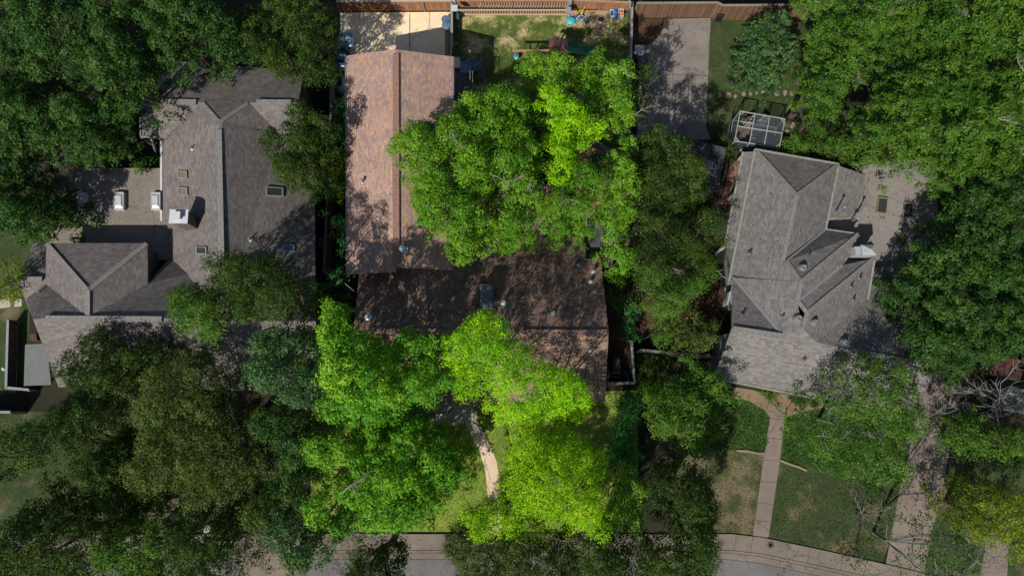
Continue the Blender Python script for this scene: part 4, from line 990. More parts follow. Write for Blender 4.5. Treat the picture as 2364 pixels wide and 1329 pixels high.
# street furniture
mh = thing('manhole_cover', 'round dark manhole cover set in the pale sidewalk on the right', 'manhole', G(1779,1257,.1))
MB().lathe(G(1779,1257,.09), [(.24,0),(.24,.02),(.2,.022)], 24).build('cover', M['dull_metal'], mh)
mb = MB()
for r in (.07,.13): mb.lathe(G(1779,1257,.112), [(r,0),(r,.006),(r-.02,.006)], 20)
mb.build('tread_pattern', M['black'], mh)
tag(MB().box(G(481,1219,0), (.3,.4,.5), taper=.95).box(G(481,1219,.5), (.34,.44,.06)).build('utility_box', M['metal'], bevel=.02), 'pale square utility box on the grass by the left sidewalk', 'box')
tag(MB().lathe(G(12,851,0), [(.12,0),(.16,.1),(.1,.24),(.02,.27)], 12).build('lawn_ball', M['white'], smooth=True), 'white ball on the shaded lawn at the far left', 'ball')
for i, (x, y) in enumerate(((737,507),(732,564),(733,602),(731,612),(731,624),(730,630),(739,637))):
    tag(MB().lathe(G(x,y,0), [(.1,0),(.14,.02),(.15,.22),(.13,.22),(.1,.16),(.02,.16)], 12).build('plant_pot', M['walk_grey']), 'small round pale pot in the dark gap left of the brown house', 'pot', 'pots along the dark side passage')
tag(MB().box(G(747,565,0), (.35,.75,.8)).box(G(747,565,.8), (.3,.7,.06)).build('air_conditioner', M['grey_bin'], bevel=.03), 'pale blue box unit beside the dim left fence', 'air conditioner')
edg = MB()
for a, b in zip([(1700,1040),(1725,1041),(1750,1046)], [(1725,1041),(1750,1046),(1764,1046)]): edg.beam(G(*a,.06), G(*b,.06), .14, .12)
tag(edg.build('stone_edging', M['stone']), 'pale curved stone edging left of the straight front path', 'edging')
edg = MB()
for a, b in zip([(1801,1062),(1825,1072),(1845,1078)], [(1825,1072),(1845,1078),(1862,1086)]): edg.beam(G(*a,.06), G(*b,.06), .14, .12)
tag(edg.build('stone_edging', M['stone']), 'pale broken stone edging right of the straight front path', 'edging')
# ---------------------------------------------------------------- trees
def seg_dist(P, poly):
    d = np.full(len(P), 1e9); inside = np.zeros(len(P), bool); n = len(poly)
    for i in range(n):
        a = poly[i]; b = poly[(i+1)%n]; ab = b-a
        t = np.clip(((P-a)@ab)/max(1e-9, ab@ab), 0, 1)
        d = np.minimum(d, np.linalg.norm(P-(a+t[:,None]*ab), axis=1))
        c = ((a[1] > P[:,1]) != (b[1] > P[:,1])) & (P[:,0] < (b[0]-a[0])*(P[:,1]-a[1])/((b[1]-a[1])+1e-12)+a[0])
        inside ^= c
    return np.where(inside, d, -d)
def jgrid(rng, lo, hi, s, jit):
    nx = int((hi[0]-lo[0])/s)+2; ny = int((hi[1]-lo[1])/(s*.866))+2
    X, Y = np.meshgrid(np.arange(nx), np.arange(ny)); X = X+.5*(Y%2)
    P = np.stack([X.ravel()*s+lo[0], Y.ravel()*s*.866+lo[1]], 1)
    return P+rng.uniform(-jit, jit, P.shape)*s
def quads_mesh(name, V, tone, mat):
    n = len(V); me = bpy.data.meshes.new(name)
    me.vertices.add(n*4); me.vertices.foreach_set('co', V.reshape(-1).astype(np.float32))
    me.loops.add(n*4); me.loops.foreach_set('vertex_index', np.arange(n*4, dtype=np.int32))
    me.polygons.add(n); me.polygons.foreach_set('loop_start', np.arange(0, n*4, 4, dtype=np.int32))
    try: me.polygons.foreach_set('loop_total', np.full(n, 4, dtype=np.int32))
    except Exception: pass
    at = me.attributes.new('tone', 'FLOAT', 'FACE'); at.data.foreach_set('value', tone.astype(np.float32))
    me.materials.append(mat); me.update(calc_edges=True); return me
def leaves(rng, Cn, rad, n, size, tone_c, flat=.62, up=.5):
    "n leaf quads in each clump; Cn (k,3) centres"
    k = len(Cn)
    d = rng.normal(size=(k, n, 3)); d /= np.linalg.norm(d, axis=2, keepdims=True)
    d[..., 2] = np.abs(d[..., 2])*1.0-.28
    r = rng.uniform(.25, 1.0, (k, n, 1))**.6
    rr = rad if hasattr(rad, '__len__') else np.full(k, rad)
    off = d*r*rr[:, None, None]*np.array([1, 1, flat])
    # twig-like streaks: squeeze each clump toward a few directions so it reads as sprays
    nsp = 5; ang = rng.uniform(0, 6.283, (k, nsp)); pick = rng.integers(0, nsp, (k, n))
    a = np.take_along_axis(ang, pick, 1); s = rng.uniform(.1, 1.0, (k, n))*rr[:, None]
    spray = np.stack([np.cos(a)*s, np.sin(a)*s, .25*rr[:,None]-.35*s], 2)+rng.normal(size=(k, n, 3))*.09
    use = rng.uniform(size=(k, n, 1)) < .6
    off = np.where(use, spray, off)
    p = (Cn[:, None, :]+off).reshape(-1, 3)
    nrm = np.array([0, 0, up])+off/rr[:,None,None]*.8+rng.normal(size=(k, n, 3))*.30
    nrm = nrm.reshape(-1, 3); nrm /= np.linalg.norm(nrm, axis=1, keepdims=True)
    t = rng.normal(size=(k*n, 3)); t -= nrm*(t*nrm).sum(1, keepdims=True); t /= np.linalg.norm(t, axis=1, keepdims=True)
    b = np.cross(nrm, t); L_ = size*rng.uniform(.5, 1.3, (k*n, 1)); W_ = L_*rng.uniform(.42, .62, (k*n, 1))
    V = np.stack([p-t*L_*.5, p+b*W_*.5-t*L_*.05, p+t*L_*.5, p-b*W_*.5-t*L_*.05], 1)
    tone = np.clip(np.repeat(tone_c, n)+rng.normal(size=k*n)*.12, 0, 1)
    return V, tone
TREES = []
def tree(name, label, poly, ztop, leaf, seed, cat='tree', edge=.56, size=.19, n=84, gap=.5, bough=2.3, bump_=1.7, limbs=True, pale=0, bark='bark', sp=.47, layers=4, group=None, tonev=.18, rough=.55, trunk_r=.22, grow=.2):
    rng = np.random.default_rng(seed); rnd = random.Random(seed)
    ze = ztop*edge
    P = GA(poly, ze+(ztop-ze)*.52+.45*bump_)
    lo, hi = P.min(0)-1, P.max(0)+1
    # roughen outline
    base = G(*np.mean(poly, 0), 0); cxy = P.mean(0)
    T = thing(name, label, cat, (cxy[0], cxy[1], 0), 0, group)
    bg = jgrid(rng, lo, hi, bough, .3); bd = seg_dist(bg, P); bg = bg[bd > -.1]
    bh = rng.normal(size=len(bg))*.45
    ph = rng.uniform(0, 6.28, 6); fr = rng.uniform(.6, 1.6, 6)
    def wob(Q): return (np.sin(Q[:,0]*fr[0]*1.7+ph[0])*np.sin(Q[:,1]*fr[1]*1.7+ph[1])+.6*np.sin(Q[:,0]*fr[2]*3.4+ph[2])*np.sin(Q[:,1]*fr[3]*3.4+ph[3]))
    Vs, Ts = [], []
    allc = None
    for layer in range(layers):
        s = sp*(1, 1.15, 1.4, 1.55)[layer]
        Q = jgrid(rng, lo, hi, s, .33); d = seg_dist(Q, P)+rough*wob(Q)*.6+rng.normal(size=len(Q))*.12+grow
        Q = Q[d > (0.05, .2, .5, .8)[layer]]; d = d[d > (0.05, .2, .5, .8)[layer]]
        if len(Q) == 0: continue
        D = min(4.2, max(1.2, d.max()))
        prof = np.sqrt(np.clip(1-(1-np.clip(d/D, 0, 1))**2, 0, 1))
        if len(bg):
            dd = np.linalg.norm(Q[:,None]-bg[None], axis=2); bi = dd.argmin(1); db = dd[np.arange(len(Q)), bi]/(bough*.56)
        else: bi = np.zeros(len(Q), int); db = np.zeros(len(Q)); 
        hb = bh[bi] if len(bg) else 0
        z = ze+(ztop-ze)*prof*.9+bump_*(.75-db**2)+hb*bump_*.8
        keep = np.ones(len(Q), bool)
        if layer == 0:
            keep = ~((db+.12*wob(Q) > .95) & (rng.uniform(size=len(Q)) < gap))
        else: z -= (0, 1.2, 2.6, 4.2)[layer]
        Q, z, hb2 = Q[keep], z[keep], (hb[keep] if len(bg) else np.zeros(keep.sum()))
        z = z+rng.normal(size=len(z))*.18
        Cn = np.column_stack([Q, np.maximum(z, .45)])
        tc = .5+rng.normal(size=len(Q))*tonev*.7+hb2*tonev*1.2
        size_ = size*.84
        V, t = leaves(rng, Cn, rng.uniform(.34, .54, len(Q))*(sp/.47), (n, int(n*.9), int(n*.85), int(n*.8))[layer], size_, tc)
        Vs.append(V); Ts.append(t)
        if layer == 0: allc = Cn
    V = np.concatenate(Vs); t = np.concatenate(Ts)
    V[..., 0] -= cxy[0]; V[..., 1] -= cxy[1]
    me = quads_mesh('crown', V, t, L[leaf]); o = bpy.data.objects.new('crown', me); col.objects.link(o); o.parent = T
    # trunk and limbs
    if limbs and allc is not None and len(allc):
        c = Vector((cxy[0], cxy[1], 0)); fork = Vector((cxy[0]+rnd.uniform(-.3,.3), cxy[1]+rnd.uniform(-.3,.3), ze*.5))
        k = trunk_r*ztop/9
        mb = MB().tube([c, c+(fork-c)*.15, fork*.5+c*.5, fork], [k*1.5, k*1.05, k*.95, k*.85], 9)
        sel = allc[rng.permutation(len(allc))[:min(len(allc), 7)]]
        for q in sel:
            e = Vector(q)-Vector((0,0,.25)); m1 = fork.lerp(e, .45)+Vector((rnd.uniform(-.4,.4), rnd.uniform(-.4,.4), .3))
            mb.tube([fork-Vector((0,0,.15)), m1, e], [k*.5, k*.3, .025], 5)
            for _ in range(2):
                s_ = m1.lerp(e, rnd.uniform(.1,.7)); e2 = s_+Vector((rnd.uniform(-1,1), rnd.uniform(-1,1), rnd.uniform(.1,.7)))
                mb.tube([s_, s_.lerp(e2,.5)+Vector((0,0,.08)), e2], [k*.17, .03, .012], 4)
        mb.build('trunk', M[bark], T)
    if pale and allc is not None:
        for _ in range(max(1, int(pale*.6))):
            mb = MB()
            q = Vector(allc[rng.integers(len(allc))])+Vector((0,0,.15)); dr = Vector((rnd.uniform(-1,1), rnd.uniform(-1,1), rnd.uniform(-.1,.35))).normalized()
            twig(mb, q, dr, rnd.uniform(.5, 1.4), .04, rnd, 2)
            mb.build('bare_branch', M['bark_pale' if bark != 'bark_dead' else 'bark_dead'], T)
    return T
def twig(mb, p, d, ln, r, rnd, depth):
    pts = [p]; k = 4
    for i in range(k):
        d = (d+Vector((rnd.uniform(-.35,.35), rnd.uniform(-.35,.35), rnd.uniform(-.2,.25)))).normalized(); pts.append(pts[-1]+d*ln/k)
    mb.tube(pts, [r*(1-.8*i/k) for i in range(k+1)], 4)
    if depth:
        for i in range(1, k+1):
            for _ in range(rnd.choice((1,1,2))):
                nd_ = (d+Vector((rnd.uniform(-1,1), rnd.uniform(-1,1), rnd.uniform(-.2,.5)))).normalized()
                twig(mb, pts[i], nd_, ln*rnd.uniform(.35,.6), r*.5, rnd, depth-1)
def shrub(name, label, poly, ztop, leaf, seed, **k):
    a = dict(cat='shrub', edge=.45, grow=.1, size=.15, n=70, bough=1.0, bump_=.3, layers=2, sp=.42, rough=.25, gap=.3, limbs=True, trunk_r=.1)
    a.update(k); return tree(name, label, poly, ztop, leaf, seed, **a)

# trees of the middle garden
tree('oak_tree', 'large spreading oak in the back garden overlapping the tiled garage wing', [(905,330),(920,290),(945,268),(1000,250),(1045,235),(1060,200),(1110,180),(1150,195),(1200,182),(1240,230),(1258,300),(1255,380),(1240,440),(1252,500),(1230,545),(1180,548),(1110,572),(1078,605),(1040,592),(1015,550),(985,520),(945,490),(915,440),(930,400),(905,350)], 11.5, 'oak', 11, grow=.08, bough=2.0, pale=16, gap=.75, size=.2)
tree('garden_tree', 'green tree behind the playset at the top of the back garden', [(1155,185),(1190,150),(1240,125),(1290,132),(1320,152),(1345,122),(1385,118),(1400,150),(1448,162),(1458,200),(1455,290),(1420,300),(1385,270),(1340,230),(1300,200),(1240,215),(1190,205)], 9.5, 'backgreen', 12, grow=.08, bough=1.8, gap=.8, pale=4)
tree('garden_tree', 'narrow bright lime tree in the middle of the back garden', [(1235,225),(1290,205),(1340,215),(1385,260),(1390,300),(1345,325),(1352,345),(1332,362),(1340,395),(1320,432),(1288,415),(1270,390),(1275,350),(1265,310),(1245,280)], 11.5, 'lime', 13, grow=.08, size=.17, gap=.5, bough=1.8)
tree('garden_tree', 'grey green loose crown standing behind the patio of the brown house', [(1245,445),(1290,420),(1325,372),(1370,352),(1402,385),(1412,450),(1385,500),(1372,530),(1345,560),(1325,542),(1290,545),(1250,525),(1235,485)], 10.5, 'oak', 14, grow=.08, size=.16, pale=6, gap=.6, bough=1.8)
tree('garden_tree', 'slim yellow green tree leaning over the right garden fence beside the deck', [(1398,400),(1425,335),(1462,325),(1468,400),(1468,485),(1450,525),(1420,515),(1390,475),(1392,440)], 8.5, 'backgreen', 15, grow=.08, bough=1.6, gap=.6)
tree('feathery_tree', 'feathery light green tree filling the narrow right side yard', [(1392,515),(1425,500),(1462,495),(1466,600),(1466,690),(1448,682),(1428,642),(1402,622),(1390,575)], 7.5, 'edge', 16, grow=.08, size=.15, bough=1.5, gap=.55)
tree('maple_tree', 'big fresh green maple at the left front corner of the brown house', [(742,705),(800,708),(830,738),(868,748),(882,790),(925,805),(942,850),(938,900),(948,935),(900,960),(870,990),(830,1010),(790,1000),(742,985),(728,900),(738,800)], 14, 'fresh', 17, trunk_r=.13, grow=.08, edge=.44, size=.21, bough=1.7, gap=.8)
tree('maple_tree', 'smaller fresh green maple shading the entry roof of the brown house', [(890,778),(940,765),(990,766),(1020,782),(1035,830),(1035,880),(1012,905),(990,933),(950,932),(935,880),(915,830)], 12.5, 'fresh', 18, trunk_r=.13, grow=.08, edge=.44, size=.2, bough=1.7, gap=.75)
tree('elm_tree', 'bright lime tree pressed against the front roof of the brown house', [(1015,792),(1035,757),(1075,737),(1120,726),(1165,739),(1200,765),(1230,800),(1262,832),(1258,870),(1210,900),(1150,915),(1100,915),(1070,910),(1040,888),(1025,850)], 13.5, 'lime', 19, trunk_r=.13, grow=.08, edge=.44, size=.15, n=80, gap=.35, bough=1.9, bump_=1.5)
tree('elm_tree', 'lime tree right of the curved walk in front of the dark roof', [(1240,842),(1300,837),(1340,865),(1380,910),(1395,942),(1370,970),(1320,975),(1260,975),(1200,988),(1168,988),(1145,965),(1128,942),(1160,918),(1215,895)], 12.5, 'lime', 20, trunk_r=.13, grow=.08, edge=.44, size=.15, n=80, gap=.4, bough=1.9, bump_=1.5)
tree('elm_tree', 'large warm lime tree covering the right half of the front lawn', [(1165,1015),(1180,990),(1260,985),(1330,1005),(1385,1040),(1405,1090),(1420,1120),(1395,1160),(1415,1200),(1410,1238),(1330,1242),(1250,1205),(1190,1180),(1165,1140),(1165,1080)], 12, 'lime2', 21, trunk_r=.13, edge=.44, size=.15, n=80, gap=.45, bough=1.7, bump_=1.5, pale=5)
tree('elm_tree', 'low warm lime tree at the street end of the curved walk', [(1065,1195),(1110,1155),(1160,1145),(1210,1170),(1255,1205),(1300,1235),(1240,1240),(1150,1240),(1080,1238)], 8, 'lime2', 22, edge=.44, size=.15, n=75, gap=.4, bough=1.6)
tree('maple_tree', 'large fresh green maple on the left half of the front lawn', [(790,1015),(840,1012),(880,992),(930,965),(990,962),(1015,985),(1040,1020),(1065,1060),(1070,1110),(1040,1140),(1010,1170),(1005,1228),(930,1240),(840,1225),(785,1180),(768,1120),(775,1060)], 10, 'fresh', 23, grow=.08, edge=.44, size=.21, bough=1.7, gap=.85, pale=4)
tree('maple_tree', 'narrow fresh green maple along the left edge of the front lawn', [(735,1000),(780,1012),(772,1060),(765,1120),(785,1180),(800,1225),(722,1228),(724,1120)], 10.5, 'fresh', 24, grow=.35, edge=.44, size=.2, bough=1.6, gap=.8)
tree('holly_tree', 'emerald green tree along the right edge of the front lawn near the street', [(1430,1060),(1470,1050),(1476,1180),(1474,1230),(1425,1230),(1415,1150),(1440,1100)], 5.5, 'backgreen', 25, size=.16, bough=1.5)
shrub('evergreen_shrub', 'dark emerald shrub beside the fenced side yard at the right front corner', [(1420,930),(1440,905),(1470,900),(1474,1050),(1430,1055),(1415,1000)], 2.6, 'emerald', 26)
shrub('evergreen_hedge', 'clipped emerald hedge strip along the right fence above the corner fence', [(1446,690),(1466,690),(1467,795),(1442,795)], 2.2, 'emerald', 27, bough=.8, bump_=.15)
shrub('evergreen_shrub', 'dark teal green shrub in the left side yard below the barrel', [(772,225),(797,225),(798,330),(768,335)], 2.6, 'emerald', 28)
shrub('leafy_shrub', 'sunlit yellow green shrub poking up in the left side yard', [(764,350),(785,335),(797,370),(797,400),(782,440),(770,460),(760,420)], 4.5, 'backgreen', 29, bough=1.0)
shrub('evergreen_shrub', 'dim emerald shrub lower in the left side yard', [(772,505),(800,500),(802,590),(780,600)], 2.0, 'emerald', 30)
tree('small_tree', 'small sparse tree by the short cross fence left of the brown house', [(760,640),(785,615),(805,625),(808,655),(790,675),(762,668)], 4.0, 'emerald', 31, bough=1.0, sp=.5, n=36, layers=1, bark='bark_pale', trunk_r=.1)
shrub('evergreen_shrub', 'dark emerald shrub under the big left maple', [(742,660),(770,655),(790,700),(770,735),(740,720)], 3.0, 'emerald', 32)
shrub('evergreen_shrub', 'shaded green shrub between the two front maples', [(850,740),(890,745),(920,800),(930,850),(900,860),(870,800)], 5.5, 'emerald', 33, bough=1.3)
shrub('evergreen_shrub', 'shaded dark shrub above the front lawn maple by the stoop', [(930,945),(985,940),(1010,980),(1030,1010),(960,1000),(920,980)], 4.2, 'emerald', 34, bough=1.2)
shrub('leafy_shrub', 'green bush along the garden deck under the trees', [(1345,350),(1380,345),(1420,375),(1410,420),(1360,410)], 3.2, 'emerald', 35)

# trees of the left neighbours
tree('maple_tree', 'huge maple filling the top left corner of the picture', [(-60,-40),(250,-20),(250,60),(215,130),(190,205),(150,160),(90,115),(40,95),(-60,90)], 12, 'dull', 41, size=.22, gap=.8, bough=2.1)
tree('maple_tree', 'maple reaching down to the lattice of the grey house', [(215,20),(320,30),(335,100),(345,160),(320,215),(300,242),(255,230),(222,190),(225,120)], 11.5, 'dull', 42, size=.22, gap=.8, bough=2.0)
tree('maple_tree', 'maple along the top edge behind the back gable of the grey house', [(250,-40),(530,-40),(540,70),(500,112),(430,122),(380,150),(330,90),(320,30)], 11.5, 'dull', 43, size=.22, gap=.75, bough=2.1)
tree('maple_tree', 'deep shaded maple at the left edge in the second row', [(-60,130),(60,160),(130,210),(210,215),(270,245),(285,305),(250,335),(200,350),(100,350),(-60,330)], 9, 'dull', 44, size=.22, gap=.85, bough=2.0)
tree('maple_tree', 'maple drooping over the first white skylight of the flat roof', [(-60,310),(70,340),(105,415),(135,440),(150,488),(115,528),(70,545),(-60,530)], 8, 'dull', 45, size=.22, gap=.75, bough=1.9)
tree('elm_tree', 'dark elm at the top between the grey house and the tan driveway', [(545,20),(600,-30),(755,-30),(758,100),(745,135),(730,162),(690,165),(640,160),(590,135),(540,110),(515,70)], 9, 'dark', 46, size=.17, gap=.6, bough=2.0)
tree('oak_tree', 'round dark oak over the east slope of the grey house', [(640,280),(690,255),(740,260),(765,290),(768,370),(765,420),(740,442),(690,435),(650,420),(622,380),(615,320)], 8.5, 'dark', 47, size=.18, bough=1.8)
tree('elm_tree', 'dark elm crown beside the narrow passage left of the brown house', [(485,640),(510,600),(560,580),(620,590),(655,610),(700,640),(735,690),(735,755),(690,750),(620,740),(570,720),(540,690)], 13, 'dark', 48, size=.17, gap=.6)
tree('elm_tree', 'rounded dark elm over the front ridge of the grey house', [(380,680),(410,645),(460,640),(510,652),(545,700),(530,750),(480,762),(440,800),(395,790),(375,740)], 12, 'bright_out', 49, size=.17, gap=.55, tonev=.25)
tree('maple_tree', 'grey green maple just left of the big fresh maple', [(545,830),(580,780),(640,745),(700,742),(735,770),(730,860),(720,950),(680,930),(640,920),(580,900),(550,870)], 15, 'bluish', 50, size=.2, gap=.7, bough=1.8)
tree('elm_tree', 'dark elm in front of the pale patio cover and the grey house', [(110,880),(140,820),(170,762),(230,752),(290,747),(350,762),(385,800),(370,840),(330,870),(300,900),(250,930),(180,922),(90,932)], 9, 'dark', 51, size=.17, gap=.65, pale=4)
tree('cedar_elm_tree', 'large olive coloured tree in the middle of the left front garden', [(300,900),(330,850),(380,820),(440,812),(510,850),(520,920),(560,960),(580,1010),(600,1080),(560,1140),(500,1180),(420,1172),(360,1150),(310,1110),(298,1000)], 10.5, 'olive', 52, size=.16, n=75, gap=.5, bough=1.9, bump_=1.6)
tree('cedar_elm_tree', 'grey green tree between the olive tree and the narrow front maple', [(575,960),(620,930),(680,950),(720,960),(715,1100),(700,1180),(640,1172),(590,1150),(605,1060)], 9.5, 'dull', 53, size=.17, gap=.6, bough=1.8)
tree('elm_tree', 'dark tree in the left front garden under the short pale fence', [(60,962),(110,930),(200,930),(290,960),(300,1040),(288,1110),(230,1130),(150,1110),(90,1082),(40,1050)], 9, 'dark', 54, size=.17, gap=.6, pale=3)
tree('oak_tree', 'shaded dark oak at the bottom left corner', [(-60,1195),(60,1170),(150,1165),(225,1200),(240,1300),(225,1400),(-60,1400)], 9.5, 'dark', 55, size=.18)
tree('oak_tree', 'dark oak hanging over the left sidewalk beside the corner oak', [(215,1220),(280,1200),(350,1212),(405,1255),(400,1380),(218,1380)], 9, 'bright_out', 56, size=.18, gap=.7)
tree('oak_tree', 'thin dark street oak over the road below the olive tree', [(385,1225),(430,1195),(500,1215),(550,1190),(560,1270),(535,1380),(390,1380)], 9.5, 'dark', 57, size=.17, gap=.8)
tree('maple_tree', 'blue green maple over the street below the narrow front maple', [(620,1220),(660,1180),(705,1180),(722,1232),(800,1240),(795,1272),(740,1300),(680,1312),(630,1290)], 9, 'bluish', 58, size=.2, gap=.6)
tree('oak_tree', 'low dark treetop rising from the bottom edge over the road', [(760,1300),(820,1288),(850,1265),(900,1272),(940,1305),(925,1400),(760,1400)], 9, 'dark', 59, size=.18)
tree('small_tree', 'yellowish small tree at the left edge beside the low gable', [(-10,620),(30,598),(58,610),(55,660),(40,690),(-10,680)], 4.5, 'yellowish', 60, bough=1.3, sp=.5, n=50)
tree('small_tree', 'green small tree at the left edge below the pale fence', [(-40,1000),(30,965),(70,985),(75,1040),(40,1100),(-40,1120)], 6, 'dull', 61, bough=1.4, gap=.7)
tree('elm_tree', 'added dark tree shading the left lawn above the sidewalk', [(80,1110),(180,1105),(260,1125),(300,1115),(375,1165),(345,1215),(240,1225),(110,1195)], 5.5, 'dark', 62, bough=1.6, gap=.9, layers=2, n=60)  # tree added so that the lawn here stays dark
# right neighbours
tree('live_oak_tree', 'olive dark oak at the bottom edge right of the low lime tree', [(1015,1285),(1070,1255),(1200,1248),(1310,1250),(1345,1290),(1330,1390),(1015,1390)], 9.5, 'olive', 71, grow=.3, n=105, sp=.44, size=.15, gap=.45)
tree('live_oak_tree', 'dark oak at the bottom edge in front of the right garden corner', [(1330,1280),(1400,1252),(1480,1250),(1515,1290),(1500,1390),(1330,1390)], 10.5, 'dark', 72, grow=.5, n=105, sp=.44, size=.15, gap=.6)
tree('live_oak_tree', 'very dark oak over the sidewalk left of the manhole', [(1530,1095),(1570,1075),(1620,1082),(1690,1150),(1705,1220),(1680,1260),(1690,1320),(1600,1370),(1530,1330),(1520,1200)], 11.5, 'dark', 73, grow=.3, n=105, sp=.44, size=.16, gap=.65)
tree('oak_tree', 'dark upright oak beside the neighbour driveway', [(1475,315),(1520,287),(1560,292),(1600,340),(1638,372),(1655,420),(1660,480),(1600,500),(1520,490),(1475,450)], 9, 'dark', 74, size=.17, gap=.65, bough=1.9)
tree('cedar_tree', 'dark feathery cedar between the shed and the orange deck', [(1480,500),(1540,490),(1610,500),(1660,490),(1672,540),(1650,590),(1670,630),(1600,640),(1530,630),(1475,600)], 9, 'dark', 75, size=.15, gap=.6, pale=5, bough=1.9)
tree('cedar_tree', 'dark feathery cedar beside the mulch bed of the taupe house', [(1475,620),(1530,630),(1600,635),(1650,600),(1640,660),(1600,700),(1560,710),(1510,730),(1478,700)], 8.5, 'bright_out', 76, size=.15, gap=.6, bough=1.8)
tree('oak_tree', 'small dark oak at the left edge of the neighbour driveway', [(1460,190),(1475,165),(1500,185),(1512,225),(1500,262),(1462,272)], 7, 'dark', 77, size=.16, bough=1.5)
tree('magnolia_tree', 'pale flowering magnolia against the white wall of the taupe house', [(1565,740),(1590,720),(1640,735),(1675,745),(1680,780),(1650,805),(1610,810),(1570,790)], 6, 'olive', 78, size=.2, bough=1.3, tonev=.3, gap=.7)
shrub('leafy_shrub', 'mid green bush left of the magnolia above the cross fence', [(1505,740),(1530,715),(1560,735),(1560,780),(1540,800),(1510,775)], 4, 'bright_out', 79, bough=1.2)
tree('elm_tree', 'yellow dappled tree beside the curved flagstone path', [(1500,905),(1560,872),(1600,842),(1650,862),(1690,900),(1690,960),(1670,1020),(1620,1050),(1550,1022),(1500,980)], 7, 'bright_out', 80, size=.17, gap=.75, bough=1.6, tonev=.3)
tree('redbud_tree', 'round blue green leafy tree alone on the neighbour back lawn', [(1705,100),(1730,60),(1775,45),(1815,55),(1832,110),(1825,160),(1790,195),(1750,190),(1715,160)], 6, 'bluish', 81, size=.28, n=50, bough=1.1, bump_=.5, gap=.4, edge=.4)
tree('pecan_tree', 'bright mid green tree reaching over the stepping stones', [(1885,70),(1915,35),(1980,10),(2050,40),(2050,110),(2000,180),(1980,240),(1915,295),(1890,260),(1880,190)], 11, 'bright_out', 82, size=.2, gap=.6, bough=2.0, pale=4)
tree('pecan_tree', 'mid green tree at the top edge above the stepping stone tree', [(1850,-40),(2120,-40),(2120,50),(2080,110),(2040,70),(1990,30),(1900,25),(1840,20)], 11, 'bright_out', 83, size=.2, gap=.5, pale=4)
tree('pecan_tree', 'huge mid green tree in the top right corner', [(2120,-40),(2430,-40),(2430,180),(2300,170),(2200,140),(2130,120),(2100,80)], 11.5, 'bright_out', 84, size=.2, gap=.65, pale=5, bough=2.1)
tree('pecan_tree', 'broad green tree overhanging the flat roof of the taupe house', [(2000,235),(2060,182),(2130,130),(2250,150),(2430,165),(2430,365),(2300,390),(2200,415),(2160,370),(2080,355),(2010,345),(1980,310)], 10.5, 'bright_out', 85, size=.2, gap=.7, bough=2.1, pale=6)
tree('pecan_tree', 'dark green tree at the right edge below the broad overhanging one', [(2215,450),(2270,395),(2430,372),(2430,545),(2260,530),(2190,500)], 8.5, 'dull', 86, size=.2, gap=.65, pale=4)
tree('maple_tree', 'big clumpy maple right of the taupe roof at the right edge', [(2110,600),(2165,545),(2230,522),(2430,560),(2430,800),(2290,852),(2210,872),(2150,830),(2120,760),(2085,700),(2085,650)], 8.5, 'dull', 87, size=.22, gap=.8, bough=1.9)
tree('sparse_elm_tree', 'sparse elm with grey bare twigs over the right front lawn', [(1880,900),(1920,860),(1990,790),(2060,830),(2120,880),(2148,985),(2120,1050),(2085,1125),(2040,1110),(1980,1100),(1900,1060),(1850,1000)], 8, 'bright_out', 88, trunk_r=.12, size=.17, gap=.8, n=70, layers=2, pale=26, bark='bark_dead', sp=.52, tonev=.28)
tree('leafy_tree', 'bright green low tree below the teal wall at the right edge', [(2232,980),(2262,955),(2315,978),(2430,1000),(2430,1090),(2320,1070),(2260,1060),(2220,1030)], 6.5, 'bright_out', 89, size=.19, gap=.6, bough=1.6)
tree('honey_locust_tree', 'yellow green layered tree at the lower right edge', [(2225,1190),(2250,1140),(2290,1110),(2350,1120),(2430,1150),(2430,1275),(2340,1280),(2265,1255)], 6.5, 'yellowish', 90, size=.17, gap=.6, bough=1.6)
tree('sparse_elm_tree', 'half bare grey elm over the foot of the far driveway', [(2070,1215),(2120,1185),(2190,1190),(2250,1230),(2260,1340),(2180,1390),(2090,1380),(2060,1290)], 7.5, 'dull', 91, trunk_r=.12, size=.17, gap=.85, n=42, layers=2, pale=34, bark='bark_dead', sp=.55)
shrub('boxwood_shrub', 'round dark green bush between the shed and the screen room', [(1645,320),(1675,308),(1700,325),(1702,360),(1680,385),(1655,350)], 2.2, 'dark', 92)
shrub('evergreen_shrub', 'dark shaded shrubs behind the roof of the taupe house', [(1840,310),(1900,300),(1980,330),(1985,380),(1940,375),(1870,352)], 4.2, 'dark', 93, bough=1.4)
shrub('leafy_shrub', 'small green plants by the entry patio of the taupe house', [(1755,895),(1785,898),(1783,922),(1768,918)], 1.0, 'bright_out', 94, bough=.7, sp=.3)
shrub('leafy_shrub', 'green plants on the right of the entry patio under the eave', [(1835,912),(1880,922),(1890,935),(1845,940)], 1.0, 'dark', 95, bough=.7, sp=.3)
shrub('leafy_shrub', 'bright bush at the lower left corner of the taupe house', [(1595,842),(1625,835),(1648,850),(1645,885),(1610,880)], 3.0, 'bright_out', 96, bough=1.0)
shrub('evergreen_shrub', 'dark shrubs in the shade between mulch bed and taupe house wall', [(1610,600),(1660,590),(1668,650),(1640,670),(1600,660)], 2.5, 'dark', 97)
shrub('evergreen_shrub', 'dark undergrowth below the magnolia by the cross fence', [(1480,820),(1540,825),(1560,880),(1520,930),(1480,940)], 1.8, 'dark', 98, gap=.6)
shrub('evergreen_shrub', 'added emerald undergrowth keeping dark the gap between the two left front maples', [(785,1000),(880,975),(930,985),(900,1060),(800,1085)], 4.2, 'emerald', 99, bough=1.3)  # shrub added to darken the gap where lit lawn showed
